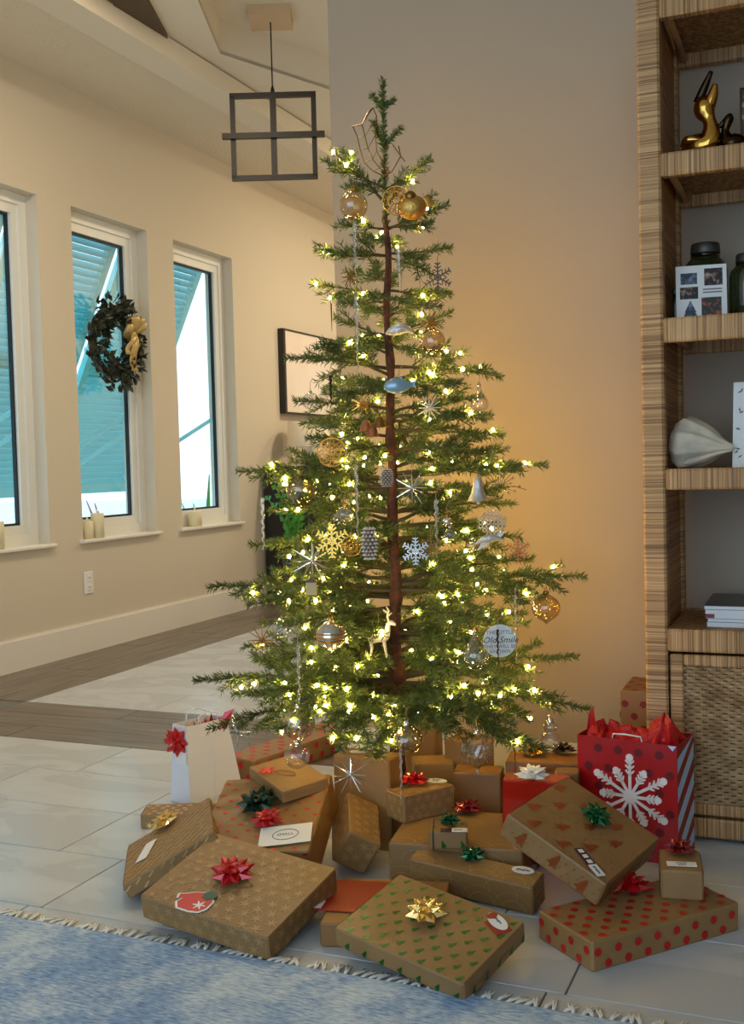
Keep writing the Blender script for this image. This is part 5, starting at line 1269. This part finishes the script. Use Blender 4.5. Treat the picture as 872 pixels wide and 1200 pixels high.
ball('clear beaded glass teardrop hanging against the wall, mid height', 562, 473, 11, 'clear_glass', 'drop', 0.02, 'silver')
ball('clear glass ball in front of the framed print', 364, 470, 10, 'clear_glass', 'round', 0.0, 'silver')
icicle('dark brown twisted glass icicle in front of the framed print', 387, 440, 478, 'dark_glass', 2.0)
icicle('thin dark icicle hanging at the wall corner', 388, 352, 388, 'dark_glass', 1.2, 0.0, False)
starburst('gold starburst left of the trunk above the bell cluster', 424, 474, 14, 'gold', 16)
t, s = orn('bell_cluster_ornament', 'cluster of three small gold and pink bells left of the trunk', 437, 497)
for k, (x, z, m) in enumerate(((-8, -2, 'copper'), (8, 2, 'old_gold'), (-1, -9, 'copper'))):
    mb = MB(); mb.M = Matrix.Translation((x*s, -0.004*k, z*s)); mb.lathe([(8*s, -6*s), (7*s, -4*s), (6*s, 2*s), (3.5*s, 6*s), (0, 7*s)], 16); mb.build('bell', MATS[m], t, True)
mb = MB(); mb.tube([(-8*s, 0, 5*s), (0, 0, 14*s), (8*s, 0, 9*s)], 0.0012, 4); mb.build('cord', MATS['twine'], t)
filigree('gold filigree ball on the hall side at mid height', 389, 530, 17, 'gold_rough', petals=8)
ball('amber onion glass bauble hanging low of the long hall-side branch', 353, 575, 18, 'amber_glass', 'onion', 0.10)
ball('small gold glass ball between trunk and white vase', 404, 604, 11, 'pale_glass', 'onion')
def pinecone(label, px, py, rpx, hpx, m, tipm):
    t, s = orn('pinecone_ornament', label, px, py); R_, H_ = rpx*s, hpx*s
    mb = MB(); mb.lathe([(0, -H_), (R_*0.5, -H_*0.8), (R_*0.8, 0), (R_*0.5, H_*0.7), (0, H_)], 12); mb.build('core', MATS[m], t, True)
    mb = MB()
    for j in range(9):
        z = -H_*0.9+1.75*H_*j/8; rr = R_*sqrt(max(0.06, 1-(z/H_)**2*0.8))
        for k in range(9):
            a = 2*pi*(k+0.5*(j % 2))/9; u = Vector((cos(a), sin(a), 0)); v = Vector((-sin(a), cos(a), 0)); b = u*rr*0.75+Vector((0, 0, z))
            mb.poly([b-v*R_*0.22, b+u*R_*0.3+Vector((0, 0, -H_*0.03))-v*R_*0.10, b+u*R_*0.34, b+u*R_*0.3+Vector((0, 0, -H_*0.03))+v*R_*0.10, b+v*R_*0.22, b+Vector((0, 0, H_*0.14))])
    mb.build('scales', MATS[tipm], t, kind='stuff'); hook(t, H_)
pinecone('brown pinecone with pale tips on the trunk', 453, 560, 9, 11, 'cone_brown', 'cone_tip')
pinecone('long silver-tipped pinecone left of the trunk', 433, 637, 10, 20, 'cone_brown', 'cone_tip')
starburst('large silver starburst on the trunk at mid height', 483, 572, 22, 'silver', 18)
t, s = orn('bell_ornament', 'matte silver bell hanging on the wall side', 560, 572)
mb = MB(); mb.lathe([(13*s, -15*s), (12*s, -14*s), (8*s, -6*s), (6*s, 2*s), (5.5*s, 9*s), (4*s, 13*s), (0, 14*s)], 24); mb.build('bell', MATS['silver_rough'], t, True)
mb = MB(); mb.lathe([(3*s*sin(pi*k/8), -17*s-3*s*cos(pi*k/8)) for k in range(9)], 10); mb.build('clapper', MATS['silver'], t, True); hook(t, 14*s)
# crystal spray
t, s = orn('crystal_spray_ornament', 'spray of silver wire and crystals behind the bell', 585, 570, 0.03)
for k in range(12):
    a = -0.6+k*0.28; l = (14+5*(k % 3))*s; d = Vector((cos(a), -0.2*(k % 2), sin(a)))
    mb = MB(); mb.tube([(0, 0, 0), d*l], 0.0008, 4); b_ = mb.build('wire', MATS['silver'], t)
    mb = MB(); mb.M = Matrix.Translation(d*l); mb.lathe([(0, -0.006), (0.0045, 0), (0, 0.006)], 6); mb.build('crystal', MATS['clear_glass'], b_)
mb = MB(); mb.tube([(5*s, 0, -2*s), (18*s, 0, 0), (32*s, 0, -5*s)], 0.001, 4); mb.build('wire_tail', MATS['old_gold'], t)
# lace-like silver star plaque
t, s = orn('lace_plaque_ornament', 'silver lace-patterned square plaque below the bell', 577, 612)
for k in range(7):
    for j in range(7):
        if (k-3)**2+(j-3)**2 < 12:
            mb = MB(); c = Vector(((k-3)*4.6*s, 0, (j-3)*4.6*s)); mb.tube([c+Vector((2.1*s*cos(a*pi/4), 0, 2.1*s*sin(a*pi/4))) for a in range(8)], 0.0013, 4, closed=True); mb.build('lace_ring', MATS['silver_rough'], t)
hook(t, 15*s)
t, s = orn('bird_ornament', 'silver bird in flight with a forked tail below the lace plaque', 573, 632)
mb = MB(); body_tube(mb, [(-16*s, 0, -5*s, 0.001), (-9*s, 0, -1*s, 0.007), (0, 0, 1*s, 0.010), (9*s, 0, 1*s, 0.007), (19*s, 0, -2*s, 0.001)], 10); mb.build('bird_body', MATS['silver_rough'], t, True)
mb = MB(); mb.prism([(-8*s, -2*s), (-14*s, -13*s), (-4*s, -8*s), (2*s, -2*s)], -0.0015, 0.0015); o = mb.build('wing', MATS['silver_rough'], t); o.rotation_euler = (pi/2, 0, 0)
mb = MB(); mb.prism([(6*s, 2*s), (12*s, 8*s), (20*s, 9*s), (14*s, 2*s)], -0.0015, 0.0015); o = mb.build('wing', MATS['silver_rough'], t); o.rotation_euler = (pi/2, 0, 0); hook(t, 4*s)
icicle('twisted clear glass icicle hanging from the long hall-side branch tip', 307, 584, 645, 'icicle_glass', 2.6, 0.05)
snowflake('gold snowflake in front of the white vase', 389, 634, 20, 'gold', rich=3)
starburst('silver starburst in front of the green potted plant', 366, 657, 27, 'silver', 18)
t, s = orn('house_ornament', 'little tan house block under the hall-side starburst', 365, 688)
mb = MB(); mb.bevbox((-6*s, -6*s, -9*s), (6*s, 6*s, 6*s), 0.0015); mb.build('house_body', MATS['house_tan'], t)
mb = MB(); mb.M = Matrix.Rotation(pi/2, 4, 'X'); mb.prism([(-7*s, 6*s), (7*s, 6*s), (0, 12*s)], -6.5*s, 6.5*s); mb.build('house_roof', MATS['cone_brown'], t); hook(t, 12*s)
starburst('gold starburst hanging free over the pale floor tiles', 307, 750, 19, 'old_gold', 14, 0.06)
t, r = ball('silver mirror-mosaic onion bauble on the hall side', 388, 745, 18, 'silver', 'onion', smooth=False)
for z in (-0.3, -0.05, 0.2):
    mb = MB(); mb.tube([(r*1.01*sqrt(1-z*z*0.8)*cos(2*pi*k/20), r*1.01*sqrt(1-z*z*0.8)*sin(2*pi*k/20), r*z) for k in range(20)], r*0.05, 4, closed=True); mb.build('mosaic_band', MATS['gold'], t)
ball('faint clear glass ball near the hall-side starburst', 330, 738, 12, 'clear_glass', 'round', 0.08, 'silver')
icicle('clear twisted icicle on the lower hall-side branch', 349, 756, 826, 'icicle_glass', 2.6)
ball('white frosted glass bauble above the clear ball', 350, 848, 19, 'pale_glass', 'finial', 0.25, 'silver', mod=lambda k, j: 1+0.03*(-1)**(k+j), smooth=False)
ball('clear glass ball with silver cap hanging over the kraft gifts', 348, 886, 15, 'clear_glass', 'round', 0.25, 'silver')
# glass reindeer
def deer(label, px, py, m, s_, dd=None, flip=1, name='reindeer_ornament'):
    t, s = orn(name, label, px, py, dd); s *= s_
    def P(*q): return [Vector((flip*x*s, y*s, z*s)) for x, y, z in q]
    mb = MB(); body_tube(mb, [(flip*-13*s, 0, 0, 3*s), (flip*-8*s, 0, 0, 6*s), (0, 0, 0, 5*s), (flip*7*s, 0, 2*s, 6*s), (flip*11*s, 0, 9*s, 3.6*s), (flip*12*s, 0, 17*s, 3*s), (flip*16*s, 0, 19*s, 3*s), (flip*21*s, 0, 16*s, 1.5*s)], 10); mb.build('deer_body', MATS[m], t, True)
    for x, y in ((-11, -2), (-10, 2), (6, -2), (7, 2)):
        mb = MB(); mb.tube(P((x, y, -2), (x+(2 if x < 0 else 1), y, -12), (x+(-1 if x < 0 else 3), y, -24)), [2.2*s, 1.5*s, 0.9*s], 6); mb.build('leg', MATS[m], t, True)
    for y in (-3, 3):
        mb = MB(); mb.tube(P((13, y*0.4, 20), (11, y, 27), (13, y*1.6, 34), (10, y*1.8, 39)), [1.3*s, 1.1*s, 0.9*s, 0.5*s], 5); an = mb.build('antler', MATS[m], t, True)
        mb = MB(); mb.tube(P((11, y, 27), (17, y*1.4, 31)), [1.0*s, 0.5*s], 5); mb.tube(P((12, y*1.3, 31), (6, y*1.7, 35)), [0.9*s, 0.5*s], 5); mb.build('tine', MATS[m], an, True)
    hook(t, 20*s)
deer('clear glass reindeer hanging beside the white gift bag', 284, 858, 'pale_glass', 0.72, 0.15, -1)
deer('white reindeer with long antlers in front of the lower trunk', 444, 748, 'white_enamel', 0.95, 0.08)
snowflake('silver snowflake just right of the trunk', 487, 646, 16, 'silver', rich=3)
icicle('white glass icicle right of the trunk at mid height', 511, 586, 655, 'icicle_glass', 2.6)
ball('gold onion glass bauble under the longest wall-side branch', 640, 713, 17, 'amber_glass', 'onion', 0.06)
snowflake('copper star filigree on the wall side above the gold bauble', 607, 645, 15, 'copper', 0.08, rich=3)
ball('clear amber glass drop left of the round sign', 557, 768, 16, 'pale_glass', 'drop')
# round lettered sign
t, s = orn('lettered_disc_ornament', 'round white wooden disc with grey lettering', 586, 751, 0.27)
mb = MB(); mb.M = Matrix.Rotation(pi/2, 4, 'X'); mb.lathe([(0, -0.0015), (19*s, -0.0015), (19.5*s, 0), (19*s, 0.0015), (0, 0.0015)], 36); mb.build('disc', MATS['card_white'], t)
for txt, z, sz, sh, mm in (('THE LITTLE', 10, 5.2, 0, 'ink_grey'), ('Old Smile', 1, 8.5, 0.35, 'ink'), ('THEY WILL BE', -6.5, 4.8, 0, 'ink_grey'), ('KNOWN', -12.5, 4.8, 0, 'ink_grey')):
    linked('lettering', text_mesh(txt, sz*s*1.25, MATS[mm], sh), t, (0, -0.0024, z*s), (pi/2, 0, 0))
mb = MB(); mb.tube([(-2*s, 0, 19*s), (-3*s, 0, 30*s), (0, 0, 44*s), (3*s, 0, 30*s), (2*s, 0, 19*s)], 0.0008, 4); mb.build('string', MATS['twine'], t)
icicle('dark twisted icicle crossing the round lettered disc', 583, 738, 782, 'dark_glass', 1.5, 0.29)
icicle('slim clear icicle right of the round lettered disc', 604, 698, 776, 'icicle_glass', 1.8, 0.2)
ball('silver-gold onion glass bauble over the red-bowed gift', 477, 868, 19, 'amber_glass', 'onion', 0.33, 'silver')
ball('diamond-cut clear glass bauble with a finial over the pile', 559, 878, 19, 'pale_glass', 'finial', 0.30, 'silver', mod=lambda k, j: 1+0.035*(-1)**(k+j), smooth=False)
starburst('large silver starburst hanging over the gift pile', 411, 908, 23, 'silver', 18, 0.33)
icicle('long twisted clear icicle reaching down to the red bow', 469, 868, 938, 'icicle_glass', 2.2, 0.36)
t, s = orn('snowman_ornament', 'clear glass snowman ornament above the dark gold bow', 645, 860, 0.16)
mb = MB(); mb.lathe([(0, -16*s), (9*s, -15*s), (12*s, -8*s), (10*s, -1*s), (6*s, 2*s), (8*s, 6*s), (8*s, 10*s), (5*s, 14*s), (0, 15*s)], 20); mb.build('snowman_body', MATS['clear_glass'], t, True); cap_(t, 15*s, 4*s); hook(t, 22*s)
icicle('thin brown beaded strand hanging before the skirting board', 603, 858, 908, 'dark_glass', 1.2, 0.2)
filigree('gold lace medallion left of the long pinecone', 412, 640, 12, 'gold', petals=8)
ball('small pearl bauble right of the white icicle', 524, 611, 6, 'silver', dd=0.2); ball('small clear bauble below the pearl bauble', 527, 626, 8, 'clear_glass', dd=0.2, capm='silver')
ball('small clear glass bauble behind the copper star', 553, 640, 8, 'clear_glass', dd=0.12, capm='silver')
snowflake('brown-gold snowflake between trunk and silver bird', 505, 640, 13, 'old_gold', rich=3)
starburst('faint gold starburst on the upper hall side', 410, 325, 12, 'old_gold', 12)
